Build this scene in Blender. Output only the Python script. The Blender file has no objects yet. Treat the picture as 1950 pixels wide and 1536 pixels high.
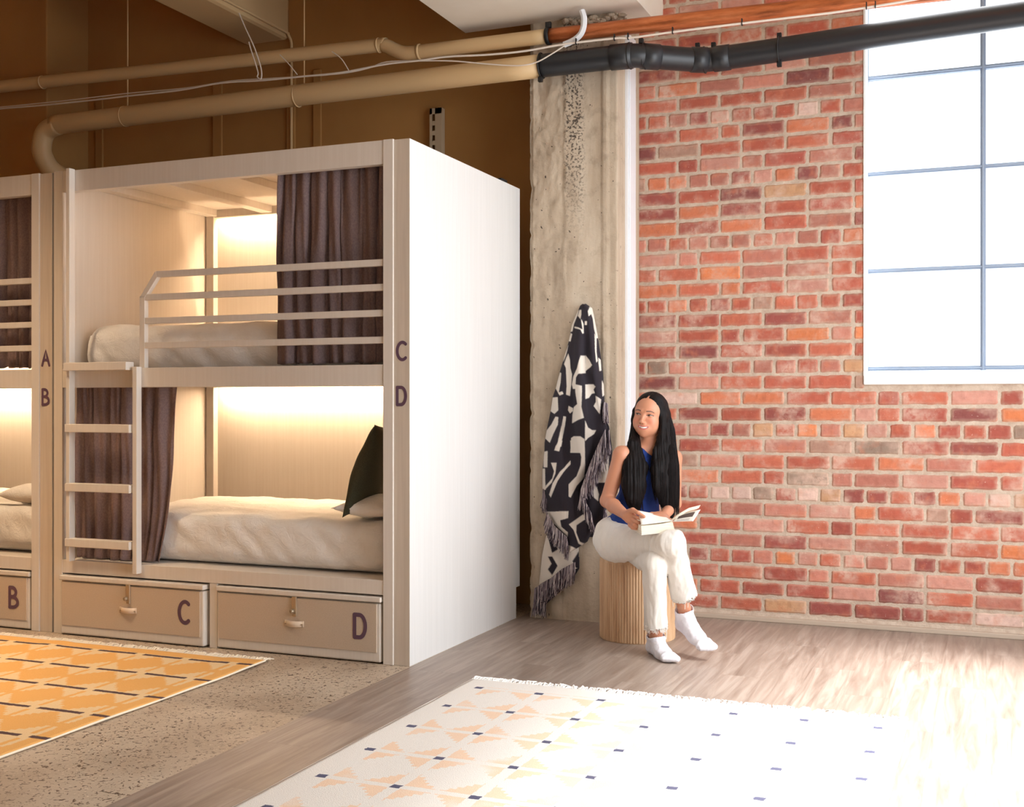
import bpy, bmesh, math, random
import numpy as np
from mathutils import Vector, Matrix, noise

SC = bpy.context.scene
COL = SC.collection
PI = math.pi
# ---------------------------------------------------------------- camera
F_PX = 2210.0
YAW = math.atan2(903, 2210)
HC = 1.2
cam_d = bpy.data.cameras.new('camera'); cam = bpy.data.objects.new('camera', cam_d); COL.objects.link(cam)
cam_d.sensor_fit = 'HORIZONTAL'; cam_d.sensor_width = 36.0; cam_d.lens = 36.0 * F_PX / 1950
cam.location = (0, 0, HC); cam.rotation_euler = (PI / 2, 0, YAW)
cam_d.clip_start = 0.05; cam_d.clip_end = 200
SC.camera = cam
# ---------------------------------------------------------------- colour management
SC.view_settings.view_transform = 'Standard'
SC.view_settings.look = 'None'
SC.view_settings.exposure = 0.0
SC.view_settings.gamma = 1.0
SC.view_settings.use_curve_mapping = False
SC.cycles.use_denoising = True
SC.cycles.max_bounces = 8
SC.cycles.diffuse_bounces = 5
SC.cycles.sample_clamp_indirect = 6.0
# ---------------------------------------------------------------- world: bright overcast sky
W = bpy.data.worlds.new('sky'); SC.world = W; W.use_nodes = True
bg = W.node_tree.nodes['Background']
bg.inputs[0].default_value = (0.90, 0.95, 1.0, 1); bg.inputs[1].default_value = 2.6

def area(name, loc, size, size_y, power, color, target, spread=180):
    l = bpy.data.lights.new(name, 'AREA'); l.shape = 'RECTANGLE'; l.size = size; l.size_y = size_y
    l.energy = power; l.color = color; l.spread = math.radians(spread)
    o = bpy.data.objects.new(name, l); COL.objects.link(o); o.location = loc
    dv = Vector(target) - Vector(loc); o.rotation_euler = dv.to_track_quat('-Z', 'Z').to_euler()
    return o
# daylight through the tall windows in the right wall (out of frame on the right)
area('window_daylight', (1.13, 4.1, 1.55), 3.1, 2.5, 92, (0.95, 0.975, 1.0), (-1.2, 4.3, 0.2), 160)
# soft low sun through the same windows, falling on the plank floor
sun_d = bpy.data.lights.new('sun', 'SUN'); sun_d.energy = 15.0; sun_d.angle = math.radians(18); sun_d.color = (1.0, .985, .96)
sun_o = bpy.data.objects.new('sun', sun_d); COL.objects.link(sun_o); sun_o.location = (4, 4, 4)
_el = math.radians(58); sun_o.rotation_euler = Vector((-math.cos(_el), .06, -math.sin(_el))).to_track_quat('-Z', 'Z').to_euler()
# daylight through the brick wall window
area('window_daylight_back', (-0.02, 6.75, 2.7), 1.15, 2.6, 40, (0.95, 0.97, 1.0), (-0.2, 3.0, 0.3), 150)
# added fill light from behind the camera, no window there
area('front_fill', (0.2, -2.4, 2.2), 2.0, 2.0, 11, (1.0, 0.93, 0.86), (-2.0, 4.5, 1.0), 150)
# added warm fill light over the yellow rug, no lamp seen (above the frame)
area('warm_rug_fill', (-4.5, 3.3, 3.9), 0.6, 0.6, 75, (1.0, 0.72, 0.45), (-4.4, 3.5, 0.0), 75)

# ---------------------------------------------------------------- pixel helpers (to place things where the photo has them)
_s, _c = math.sin(YAW), math.cos(YAW)
FW = Vector((-_s, _c, 0)); RT = Vector((_c, _s, 0)); UP = Vector((0, 0, 1))
def ray(x):
    u = (x - 975) / F_PX
    return (-_s + _c * u, _c + _s * u)
def PY(x, y, Y):
    dx, dy = ray(x); D = Y / dy
    return Vector((D * dx, Y, HC - (y - 768) * D / F_PX))
def PD(x, y, D):
    dx, dy = ray(x)
    return Vector((D * dx, D * dy, HC - (y - 768) * D / F_PX))

# ---------------------------------------------------------------- node expression helper
class Ex:
    def __init__(s, nt, sock): s.nt, s.s = nt, sock
    def _m(s, op, *a, clamp=False):
        n = s.nt.nodes.new('ShaderNodeMath'); n.operation = op; n.use_clamp = clamp
        for i, v in enumerate((s,) + a):
            if isinstance(v, Ex): s.nt.links.new(v.s, n.inputs[i])
            else: n.inputs[i].default_value = v
        return Ex(s.nt, n.outputs[0])
    def __add__(s, o): return s._m('ADD', o)
    def __sub__(s, o): return s._m('SUBTRACT', o)
    def __mul__(s, o): return s._m('MULTIPLY', o)
    def __truediv__(s, o): return s._m('DIVIDE', o)
    def lt(s, o): return s._m('LESS_THAN', o)
    def gt(s, o): return s._m('GREATER_THAN', o)
    def abs(s): return s._m('ABSOLUTE')
    def floor(s): return s._m('FLOOR')
    def mod(s, o): return s._m('FLOORED_MODULO', o)
    def max(s, o): return s._m('MAXIMUM', o)
    def min(s, o): return s._m('MINIMUM', o)
    def pow(s, o): return s._m('POWER', o)
    def smooth(s, a, b):
        n = s.nt.nodes.new('ShaderNodeMapRange'); n.interpolation_type = 'SMOOTHSTEP'
        s.nt.links.new(s.s, n.inputs[0]); n.inputs[1].default_value = a; n.inputs[2].default_value = b
        return Ex(s.nt, n.outputs[0])

class M:
    """small material builder"""
    def __init__(s, name, color=(.8, .8, .8), rough=.5, metal=0.0, spec=0.5):
        s.m = bpy.data.materials.new(name); s.m.use_nodes = True; s.nt = s.m.node_tree
        s.b = s.nt.nodes['Principled BSDF']
        s.b.inputs['Base Color'].default_value = (*color, 1); s.b.inputs['Roughness'].default_value = rough
        s.b.inputs['Metallic'].default_value = metal; s.b.inputs['Specular IOR Level'].default_value = spec
        tc = s.nt.nodes.new('ShaderNodeTexCoord'); s.co = tc.outputs['Object']
    def vec(s, scale=(1, 1, 1), loc=(0, 0, 0), rot=(0, 0, 0)):
        n = s.nt.nodes.new('ShaderNodeMapping'); n.inputs['Scale'].default_value = scale
        n.inputs['Location'].default_value = loc; n.inputs['Rotation'].default_value = rot
        s.nt.links.new(s.co, n.inputs[0]); return n.outputs[0]
    def xyz(s):
        n = s.nt.nodes.new('ShaderNodeSeparateXYZ'); s.nt.links.new(s.co, n.inputs[0])
        return [Ex(s.nt, n.outputs[i]) for i in range(3)]
    def noise(s, scale=5, detail=4, rough=.55, v=None, dist=0.0):
        n = s.nt.nodes.new('ShaderNodeTexNoise'); n.inputs['Scale'].default_value = scale
        n.inputs['Detail'].default_value = detail; n.inputs['Roughness'].default_value = rough
        n.inputs['Distortion'].default_value = dist
        s.nt.links.new(v or s.co, n.inputs['Vector']); return Ex(s.nt, n.outputs[0])
    def voro(s, scale=5, v=None, feature='F1', out='Distance', rnd=1.0):
        n = s.nt.nodes.new('ShaderNodeTexVoronoi'); n.feature = feature; n.inputs['Scale'].default_value = scale
        n.inputs['Randomness'].default_value = rnd
        s.nt.links.new(v or s.co, n.inputs['Vector']); return Ex(s.nt, n.outputs[out])
    def attr(s, name='Col'):
        n = s.nt.nodes.new('ShaderNodeVertexColor'); n.layer_name = name; return Ex(s.nt, n.outputs[0])
    def mix(s, fac, a, b, mode='MIX'):
        n = s.nt.nodes.new('ShaderNodeMix'); n.data_type = 'RGBA'; n.blend_type = mode
        def put(i, v):
            if isinstance(v, Ex): s.nt.links.new(v.s, n.inputs[i])
            elif isinstance(v, (int, float)): n.inputs[i].default_value = v
            else: n.inputs[i].default_value = (*v, 1)
        put(0, fac); put(6, a); put(7, b)
        return Ex(s.nt, n.outputs[2])
    def ramp(s, fac, stops):
        n = s.nt.nodes.new('ShaderNodeValToRGB'); s.nt.links.new(fac.s, n.inputs[0]); cr = n.color_ramp
        while len(cr.elements) < len(stops): cr.elements.new(0.5)
        for e, (p, c) in zip(cr.elements, stops): e.position = p; e.color = (*c, 1)
        return Ex(s.nt, n.outputs[0])
    def col(s, e): s.nt.links.new(e.s, s.b.inputs['Base Color']); return s
    def rgh(s, e): s.nt.links.new(e.s, s.b.inputs['Roughness']); return s
    def bump(s, h, strength=.3, dist=.005):
        n = s.nt.nodes.new('ShaderNodeBump'); n.inputs['Strength'].default_value = strength
        n.inputs['Distance'].default_value = dist
        s.nt.links.new(h.s, n.inputs['Height']); s.nt.links.new(n.outputs[0], s.b.inputs['Normal']); return s
    def set(s, k, v): s.b.inputs[k].default_value = v; return s

def srgb(r, g, b):
    f = lambda v: (v / 255 / 12.92) if v / 255 <= .04045 else ((v / 255 + .055) / 1.055) ** 2.4
    return (f(r), f(g), f(b))

# ---------------------------------------------------------------- mesh helpers
class MB:
    def __init__(s): s.v = []; s.f = []; s.c = []      # verts, faces, per-vertex colours
    def add(s, vs, fs, col=None):
        o = len(s.v); s.v.extend([tuple(p) for p in vs]); s.f.extend([tuple(i + o for i in f) for f in fs])
        s.c.extend([col] * len(vs)); return s
    def box(s, x0, x1, y0, y1, z0, z1, col=None):
        vs = [(x0, y0, z0), (x1, y0, z0), (x1, y1, z0), (x0, y1, z0), (x0, y0, z1), (x1, y0, z1), (x1, y1, z1), (x0, y1, z1)]
        return s.add(vs, [(0, 3, 2, 1), (4, 5, 6, 7), (0, 1, 5, 4), (1, 2, 6, 5), (2, 3, 7, 6), (3, 0, 4, 7)], col)
    def tube(s, pts, r, n=10, col=None, cap=True):
        pts = [Vector(p) for p in pts]; rs = r if isinstance(r, (list, tuple)) else [r] * len(pts)
        o = len(s.v); prev = None
        for i, p in enumerate(pts):
            t = (pts[min(i + 1, len(pts) - 1)] - pts[max(i - 1, 0)]).normalized()
            if prev is None:
                a = Vector((0, 0, 1)) if abs(t.z) < .9 else Vector((1, 0, 0)); u = t.cross(a).normalized()
            else:
                u = (prev - t * prev.dot(t)).normalized()
            prev = u; w = t.cross(u)
            for k in range(n):
                an = 2 * PI * k / n; s.v.append(tuple(p + (u * math.cos(an) + w * math.sin(an)) * rs[i])); s.c.append(col)
        for i in range(len(pts) - 1):
            for k in range(n):
                a = o + i * n + k; b = o + i * n + (k + 1) % n
                s.f.append((a, b, b + n, a + n))
        if cap:
            s.f.append(tuple(o + k for k in reversed(range(n)))); e = o + (len(pts) - 1) * n
            s.f.append(tuple(e + k for k in range(n)))
        return s
    def grid(s, fn, nu, nv, col=None, closed_u=False):
        o = len(s.v)
        for j in range(nv + 1):
            for i in range(nu + (0 if closed_u else 1)):
                s.v.append(tuple(fn(i / nu, j / nv))); s.c.append(col(i / nu, j / nv) if callable(col) else col)
        w = nu if closed_u else nu + 1
        for j in range(nv):
            for i in range(nu):
                a = o + j * w + i; b = o + j * w + (i + 1) % w
                s.f.append((a, b, b + w, a + w))
        return s

def wloc(p):
    v = Vector((0, 0, 0))
    while p is not None: v += p.location; p = p.parent
    return v

def obj(name, mb, mat, parent=None, smooth=False, bevel=0.0, solid=0.0, origin=None):
    me = bpy.data.meshes.new(name)
    if parent is not None: base = wloc(parent)
    elif origin is not None: base = Vector(origin)
    else:
        a = np.array(mb.v); base = Vector((float((a[:, 0].min() + a[:, 0].max()) / 2), float((a[:, 1].min() + a[:, 1].max()) / 2), float(a[:, 2].min())))
    a = np.array(mb.v, dtype=float) - np.array(base)
    me.from_pydata(a.tolist(), [], mb.f)
    if any(c is not None for c in mb.c):
        at = me.color_attributes.new('Col', 'FLOAT_COLOR', 'POINT')
        arr = np.array([(c or (.8, .8, .8)) for c in mb.c], dtype=np.float32)
        at.data.foreach_set('color', np.hstack([arr, np.ones((len(arr), 1), np.float32)]).ravel())
    if smooth: me.polygons.foreach_set('use_smooth', [True] * len(me.polygons))
    me.update(); me.validate()
    o = bpy.data.objects.new(name, me); COL.objects.link(o)
    if mat is not None: me.materials.append(mat.m if isinstance(mat, M) else mat)
    if parent is not None: o.parent = parent
    else: o.location = base
    if solid:
        md = o.modifiers.new('solid', 'SOLIDIFY'); md.thickness = solid; md.offset = 0
    if bevel:
        md = o.modifiers.new('bevel', 'BEVEL'); md.width = bevel; md.segments = 2; md.limit_method = 'ANGLE'
    return o

def empty(name, loc):
    o = bpy.data.objects.new(name, None); COL.objects.link(o); o.location = loc; o.empty_display_size = .1; return o
def tag(o, label, cat, group=None):
    o['label'] = label; o['category'] = cat
    if group: o['group'] = group
    return o
def struct(o, label=None):
    o['kind'] = 'structure'
    if label: o['label'] = label
    return o
def copy_tree(o, parent=None):
    c = o.copy(); COL.objects.link(c); c.parent = parent
    for ch in list(o.children): copy_tree(ch, c)
    return c
def fbm(p, oct=4): return noise.fractal(Vector(p), 1.0, 2.0, oct)

def rbox(x0, x1, y0, y1, z0, z1, r, step, disp=None, mb=None):
    """rounded soft box, every face a grid"""
    mb = mb or MB(); cx = np.array([(x0 + x1) / 2, (y0 + y1) / 2, (z0 + z1) / 2]); h = np.array([(x1 - x0) / 2, (y1 - y0) / 2, (z1 - z0) / 2])
    r = min(r, *h)
    for ax in range(3):
        for sg in (-1, 1):
            u, v = (ax + 1) % 3, (ax + 2) % 3
            nu = max(2, int(2 * h[u] / step)); nv = max(2, int(2 * h[v] / step))
            def fn(a, b):
                p = np.zeros(3); p[ax] = sg * h[ax]; p[u] = (2 * a - 1) * h[u] * sg; p[v] = (2 * b - 1) * h[v]
                q = np.clip(p, -(h - r), h - r); d = p - q; L = np.linalg.norm(d)
                w = q + d / L * r if L > 1e-9 else p
                nrm = d / L if L > 1e-9 else np.eye(3)[ax] * sg
                w = w + cx
                if disp: w = w + np.array(disp(w, nrm))
                return w
            mb.grid(fn, nu, nv)
    return mb

def merge(o, dist=1e-4):
    bm = bmesh.new(); bm.from_mesh(o.data); bmesh.ops.remove_doubles(bm, verts=bm.verts, dist=dist)
    bm.to_mesh(o.data); bm.free(); return o
# ================================================================ materials
rnd = random.Random(7)
# exposed aggregate concrete
mc = M('ground_concrete', rough=.45)
n1 = mc.noise(2.2, 5); sp = mc.voro(38, v=None); sp2 = mc.noise(75, 3, .6)
big = mc.noise(55, 2, .5, v=mc.vec((1, 1, 1)), dist=1.2)
cc = mc.mix(n1.smooth(.3, .7), srgb(168, 150, 130), srgb(196, 180, 160))
cc = mc.mix(big.smooth(.57, .64), cc, srgb(98, 80, 66))
cc = mc.mix(sp2.smooth(.60, .70), cc, srgb(215, 200, 180))
mc.col(cc); mc.bump(sp2, .15, .002)
# grey oak planks, running along Y
mw = M('oak_planks', rough=.36)
x, y, z = mw.xyz()
pw = .182
row = (x / pw).floor(); off = (row * 0.377).mod(1.0) * 1.2
yy = (y + off) / 1.2; seg = yy.floor()
idn = mw.nt.nodes.new('ShaderNodeCombineXYZ'); mw.nt.links.new(row.s, idn.inputs[0]); mw.nt.links.new(seg.s, idn.inputs[1])
wn = mw.nt.nodes.new('ShaderNodeTexWhiteNoise'); mw.nt.links.new(idn.outputs[0], wn.inputs[0]); pr = Ex(mw.nt, wn.outputs[0])
cmb = mw.nt.nodes.new('ShaderNodeCombineXYZ')
mw.nt.links.new((x * 16.0).s, cmb.inputs[0]); mw.nt.links.new((y * 1.1).s, cmb.inputs[1]); mw.nt.links.new((pr * 40.0).s, cmb.inputs[2])
gr = mw.noise(1.6, 6, .62, v=cmb.outputs[0], dist=.9)
cl = mw.ramp(gr, [(.25, srgb(112, 95, 83)), (.5, srgb(152, 136, 124)), (.75, srgb(184, 170, 158))])
cl = mw.mix(pr * .35, cl, srgb(140, 122, 110))
seam = ((x / pw).mod(1.0) - .5).abs().gt(.494).max((yy.mod(1.0) - .5).abs().gt(.4988))
cl = mw.mix(seam * .25, cl, srgb(96, 80, 68))
mw.col(cl); mw.bump(gr, .08, .002)
mw.rgh(gr * .2 + .3)
# painted plaster, tan
mt = M('tan_plaster', rough=.75); n = mt.noise(1.3, 4)
mt.col(mt.mix(n.smooth(.3, .7), srgb(168, 122, 68), srgb(180, 134, 77))); mt.bump(mt.noise(60, 3), .08, .002)
mbeam = M('cream_painted_concrete', rough=.7); n = mbeam.noise(2.0, 5)
mbeam.col(mbeam.mix(n.smooth(.35, .7), srgb(232, 222, 206), srgb(240, 232, 218))); mbeam.bump(mbeam.noise(30, 4), .1, .003)
mwhite = M('white_paint', srgb(240, 240, 238), .5)
mceil = M('ceiling_paint', srgb(205, 185, 155), .8)
# board-marked raw concrete (column)
mk = M('raw_concrete', rough=.85)
a = mk.noise(1.0, 6, .6, v=mk.vec((7, 7, .9))); b = mk.noise(9, 6, .65); d = mk.noise(60, 3, .6)
pit = mk.noise(48, 2, .5); cx_, cy_, cz = mk.xyz(); band = ((cx_ + 2.115 + mk.noise(1.5, 2) * .06 - .03).abs().smooth(.035, .075) * -1 + 1) * cz.smooth(2.0, 2.7)
cc = mk.ramp(a, [(.25, srgb(158, 140, 120)), (.5, srgb(190, 172, 150)), (.75, srgb(212, 198, 178))])
cc = mk.mix(b.smooth(.5, .75) * .6, cc, srgb(150, 132, 112))
cc = mk.mix(mk.noise(70, 3, .6).smooth(.50, .60) * band, cc, srgb(84, 74, 66))
cc = mk.mix(pit.smooth(.73, .76), cc, srgb(70, 60, 52))
mk.col(cc); mk.bump(b * .6 + d * .4, .55, .012)
# brick (vertex colour per brick) and mortar
mbr = M('brick', rough=.85)
at = mbr.attr(); n1 = mbr.noise(28, 5, .65); n2 = mbr.noise(4.5, 4, .6); n3 = mbr.noise(110, 2, .6)
nb = mbr.noise(11, 3, .6); cc = mbr.mix(n1.smooth(.4, .8) * .30, at, srgb(128, 70, 58)); cc = mbr.mix(nb.smooth(.5, .75) * .5, cc, srgb(206, 124, 92))
cc = mbr.mix((n2.smooth(.46, .72) * n1.smooth(.28, .56)) * .85, cc, srgb(212, 180, 162))
cc = mbr.mix(n3.smooth(.70, .76) * .5, cc, srgb(232, 206, 190))
mbr.col(cc); mbr.bump(n1 * .6 + n3 * .4, .5, .006)
mmo = M('mortar', rough=.95); n1 = mmo.noise(22, 6, .7); n2 = mmo.noise(120, 3, .6)
cc = mmo.ramp(n1, [(.3, srgb(176, 154, 136)), (.6, srgb(202, 184, 166)), (.8, srgb(214, 198, 182))])
mmo.col(cc); mmo.bump(n1 * .5 + n2 * .5, .7, .008)

# ================================================================ room shell
Yw = 6.455; X_R = 1.2; X_L = -8.0; Y_F = -3.0; ZC = 4.25; XE = -2.43
def slab(name, x0, x1, y0, y1, z0, z1, mat, lab=None, bevel=0):
    return struct(obj(name, MB().box(x0, x1, y0, y1, z0, z1), mat, bevel=bevel, origin=(0, 0, 0)), lab)
slab('floor', X_L, XE, Y_F, 6.65, -.1, 0, mc, 'polished concrete floor with dark aggregate specks under the bunks')
slab('floor', XE, X_R, Y_F, 6.65, -.1, 0, mw, 'grey oak plank floor in front of the brick wall')
slab('ceiling', X_L, X_R, Y_F, 6.85, ZC, ZC + .1, mceil)
slab('wall_back_left', X_L, -2.05, 6.46, 6.75, 0, ZC, mt, 'tan painted wall behind and above the bunks')
slab('wall_left', X_L - .15, X_L, Y_F, 6.75, 0, ZC, mt)
slab('wall_front', X_L, X_R, Y_F - .15, Y_F, 0, ZC, mceil)
# right wall with two tall window openings (out of frame)
wr = MB()
wr.box(X_R, X_R + .3, Y_F, 2.4, 0, ZC); wr.box(X_R, X_R + .3, 5.7, 6.85, 0, ZC)
wr.box(X_R, X_R + .3, 2.4, 5.7, 0, .25); wr.box(X_R, X_R + .3, 2.4, 5.7, 3.7, ZC)
struct(obj('wall_right', wr, mwhite, origin=(0, 0, 0)))
# ---- brick wall
WX0, WX1, WZ0, WZ1 = -.603, .59, 1.345, 4.03
mo = MB()
mo.box(-2.1, WX0, Yw + .0085, 6.85, 0, ZC); mo.box(WX1, X_R, Yw + .0085, 6.85, 0, ZC)
mo.box(WX0, WX1, Yw + .0085, 6.85, 0, WZ0 - .01); mo.box(WX0, WX1, Yw + .0085, 6.85, WZ1, ZC)
wall_b = struct(obj('wall_back', mo, mmo, origin=(0, 0, 0)), 'old red brick wall with thick smeared mortar')
reds = [(178, 92, 72)] * 5 + [(166, 84, 70)] * 4 + [(190, 104, 80)] * 4 + [(206, 120, 84)] * 3 + [(196, 128, 110)] * 2 + [(150, 78, 70)] * 3 + [(176, 112, 96)] * 4 + \
       [(196, 140, 124)] * 2 + [(216, 184, 170), (168, 130, 112), (196, 150, 112), (134, 74, 70), (150, 128, 112), (214, 126, 80)]
bk = MB(); CH = .0877; Z0 = 2.456
def brick(bx0, bx1, zc, h=.0735):
    c = srgb(*rnd.choice(reds)); f = rnd.uniform(.88, 1.12); c = tuple(min(1, v * f) for v in c)
    L = bx1 - bx0; nu = max(6, int(L / .011)); nv = 7; sd = rnd.uniform(0, 99); rr = rnd.uniform(.004, .012); pr_ = rnd.uniform(.0, .006)
    def fn(a, b):
        x = (a - .5) * L; z = (b - .5) * h
        qx = max(abs(x) - (L / 2 - rr), 0); qz = max(abs(z) - (h / 2 - rr), 0); q = math.hypot(qx, qz)
        if q > rr:
            k = rr / q; x = math.copysign(L / 2 - rr + qx * k, x) if qx > 0 else x; z = math.copysign(h / 2 - rr + qz * k, z) if qz > 0 else z
        edge = 1 if (a in (0, 1) or b in (0, 1)) else 0
        wob = noise.noise(Vector((x * 22 + sd, z * 30, 1.3))) * .006 + noise.noise(Vector((x * 70 + sd, z * 90, 2.3))) * .003
        if edge: x += wob * (1 if a in (0, 1) else .3); z += wob * .9
        yv = Yw + .0100 if edge else Yw + .004 - pr_ * .4 + noise.noise(Vector((x * 40, z * 40, sd))) * .0025
        return (bx0 + L / 2 + x, yv, zc + z)
    sm_ = rnd.uniform(.25, .7); mc_ = srgb(196, 172, 150)
    def cf(a, b):
        e = 1 if (a in (0, 1) or b in (0, 1)) else (.35 if (a < 1.2 / nu or a > 1 - 1.2 / nu or b < 1.2 / nv or b > 1 - 1.2 / nv) else 0)
        w = min(1, e * sm_ * (1.2 + noise.noise(Vector((a * 6 + sd, b * 3, 5))) * 1.6)); w = max(0, w); return tuple(c[q] * (1 - w) + mc_[q] * w for q in range(3))
    bk.grid(fn, nu, nv, cf)
k = -28
while True:
    zc = Z0 + k * CH
    if zc > ZC: break
    if zc > .05:
        head = (k % 4 == 0); xa = -1.865
        shift = .06 if head else (.0 if k % 2 else .12)
        xs_ = xa - shift
        while xs_ < X_R:
            L = .1205 if head else .241
            if not head and rnd.random() < .13: L = .1205
            x0 = max(xs_ + .0042, -1.868); x1 = min(xs_ + L - .0042, X_R); x0 += rnd.uniform(-.002, .003); x1 += rnd.uniform(-.003, .002)
            spans = [(x0, x1)]
            if zc + CH / 2 > WZ0 + .01 and zc - CH / 2 < WZ1: spans = [(x0, min(x1, WX0)), (max(x0, WX1), x1)]
            for a_, b_ in spans:
                if b_ - a_ > .028: brick(a_, b_, zc + rnd.uniform(-.0015, .0015), rnd.uniform(.0725, .0785))
            xs_ += L
    k += 1
bo = obj('brickwork', bk, mbr, wall_b, smooth=False)
# rendered footing + skirting strip along the brick wall
fm = MB()
fm.grid(lambda a, b: (-1.87 + a * 3.07, Yw + .012 - b * 0 - .022 * (1 - b) - .003 * noise.noise(Vector((a * 60, b * 3, 0))), .052 * b + .004 * noise.noise(Vector((a * 40, b, 4)))), 160, 3)
struct(obj('trim_1', fm, mmo), 'rough cement footing below the bricks')
struct(obj('baseboard_back', MB().box(-1.858, X_R, Yw - .028, Yw + .01, 0, .026), M('skirting_strip', srgb(190, 172, 154), .5), bevel=.004), 'low greyish skirting strip at the foot of the brick wall')

# ---- window in the brick wall
mst = M('steel_window_frame', srgb(150, 164, 184), .45, .0)  # bar colour paled to include the bloom from the bright panes
w1 = empty('window_1', (.29, 6.62, WZ0)); struct(w1, 'steel framed multi-pane window in the brick wall, blown out with daylight')
rv = MB(); t = .006
rv.box(WX0 - .004, WX0 + .006, Yw - .003, 6.85, WZ0, WZ1); rv.box(WX1 - .006, WX1 + .004, Yw - .003, 6.85, WZ0, WZ1)
rv.box(WX0, WX1, Yw - .003, 6.85, WZ1 - .006, WZ1 + .004)
obj('reveal', rv, mwhite, w1)
obj('window_sill', MB().box(WX0 - .004, WX1 + .004, Yw - .012, 6.85, WZ0 - .045, WZ0 + .003), mwhite, w1, bevel=.006)
fr = MB(); fy0, fy1 = 6.60, 6.635
vx = [-.607, -.015, .577]; hz = [1.389, 1.921, 2.450, 2.974, 3.50, 4.02]
for i, xv in enumerate(vx):
    wv = .014 if 0 < i < 2 else .012
    fr.box(xv - wv, xv + wv, fy0, fy1, 1.375, 4.03); fr.box(xv - wv * .35, xv + wv * .35, fy0 - .012, fy0, 1.375, 4.03)
for zv in hz:
    fr.box(-.615, .585, fy0 + .003, fy1, zv - .011, zv + .011); fr.box(-.615, .585, fy0 - .010, fy0 + .003, zv - .004, zv + .004)
obj('window_frame', fr, mst, w1, bevel=.002)
mg = bpy.data.materials.new('window_glass'); mg.use_nodes = True; nt = mg.node_tree; nt.nodes.clear()
o_ = nt.nodes.new('ShaderNodeOutputMaterial'); tr = nt.nodes.new('ShaderNodeBsdfTransparent'); gl = nt.nodes.new('ShaderNodeBsdfGlossy'); mx = nt.nodes.new('ShaderNodeMixShader')
gl.inputs['Roughness'].default_value = .02; mx.inputs[0].default_value = .04; tr.inputs[0].default_value = (.97, .985, 1, 1)
nt.links.new(tr.outputs[0], mx.inputs[1]); nt.links.new(gl.outputs[0], mx.inputs[2]); nt.links.new(mx.outputs[0], o_.inputs[0])
for i in range(2):
    for j in range(5):
        obj('pane', MB().box(vx[i] + .012, vx[i + 1] - .012, 6.615, 6.619, hz[j] + .009, hz[j + 1] - .009), mg, w1)
# ---- windows in the right wall
w2 = empty('window_2', (X_R + .15, 3.9, .25)); struct(w2)
fr = MB()
for yv in (2.4, 3.22, 4.05, 4.87, 5.7): fr.box(X_R + .14, X_R + .17, yv - .015, yv + .015, .25, 3.7)
for zv in (.26, 1.22, 2.05, 2.87, 3.69): fr.box(X_R + .14, X_R + .17, 2.4, 5.7, zv - .012, zv + .012)
obj('window_frame', fr, mst, w2)

# ---- raw concrete column (chipped left edge)
cm = MB(); CX0, CX1, CY = -2.372, -1.860, 6.07
def colfn(a, b):
    z = b * ZC; s_ = a * (.40 + .512 + .385)
    chip = max(0, noise.noise(Vector((3.1, 0, z * 9))) * .018 + noise.noise(Vector((1.1, 0, z * 31))) * .009)
    wob = lambda x: (fbm((x * 6, z * 5, 2), 5) * .006 + (fbm((x * 14, z * 9, 5), 4) * .010 if x < CX0 + .21 else 0))
    if s_ < .40: return (CX0 + chip * (1 if s_ > .3 else 0), 6.47 - s_, z)
    s_ -= .40
    if s_ <= .512:
        x = CX0 + s_; lip = .012 if x > CX1 - .085 and x < CX1 - .055 else 0
        return (x + (chip if s_ < .02 else 0), CY + wob(x) + (.004 if s_ < .2 else 0) - lip * .6 + (.01 if s_ < .012 else 0), z)
    return (CX1, CY + (s_ - .512), z)
cm.grid(colfn, 150, 420)
struct(obj('concrete_column', cm, mk, origin=(0, 0, 0), smooth=True), 'raw board-marked concrete column with a chipped edge')
# plaster column far left
struct(obj('plaster_column', MB().box(-6.9, -5.876, 6.07, 6.47, 0, ZC), mt, bevel=.01, origin=(0, 0, 0)), 'tan painted column behind the left bunk')
# ---- ceiling beams
struct(obj('ceiling_beam', MB().box(-2.773, -1.708, Y_F, 6.078, 3.33, ZC).box(-1.858, -1.708, 6.078, Yw + .01, 3.33, ZC), mbeam, origin=(0, 0, 0)), 'broad cream beam above the concrete column')
struct(obj('ceiling_beam', MB().box(-4.545, -4.205, Y_F, Yw + .01, 3.567, ZC), M('beam_tan', srgb(208, 176, 130), .7), bevel=.03, origin=(0, 0, 0)), 'narrow tan beam above the bunk')
# wall cover battens above the bunk
for px, w_ in ((190, .03), (415, .035), (555, .03), (605, .028)):
    p = PY(px, 250, 6.455)
    struct(obj('trim_2', MB().box(p.x - w_, p.x + w_, 6.444, 6.462, 0, 3.35), mt, bevel=.003))
# crumbling mortar patch on top of the column at the beam
mp = MB()
for i in range(26):
    px = 1075 + i * 4.6 + rnd.uniform(-2, 2); py = 42 + rnd.uniform(-6, 8) - (i * .45)
    p = PY(px, py, 6.05); r_ = rnd.uniform(.012, .028)
    mp.grid(lambda a, b: p + Vector((math.cos(2 * PI * a) * math.sin(PI * b), math.sin(2 * PI * a) * math.sin(PI * b) * .8, math.cos(PI * b) * .6)) * r_ * (1 + .5 * noise.noise(Vector((a * 5, b * 5, i)))), 8, 6)
struct(obj('trim_3', mp, mk), 'crumbled mortar between the column top and the cream beam')
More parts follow.
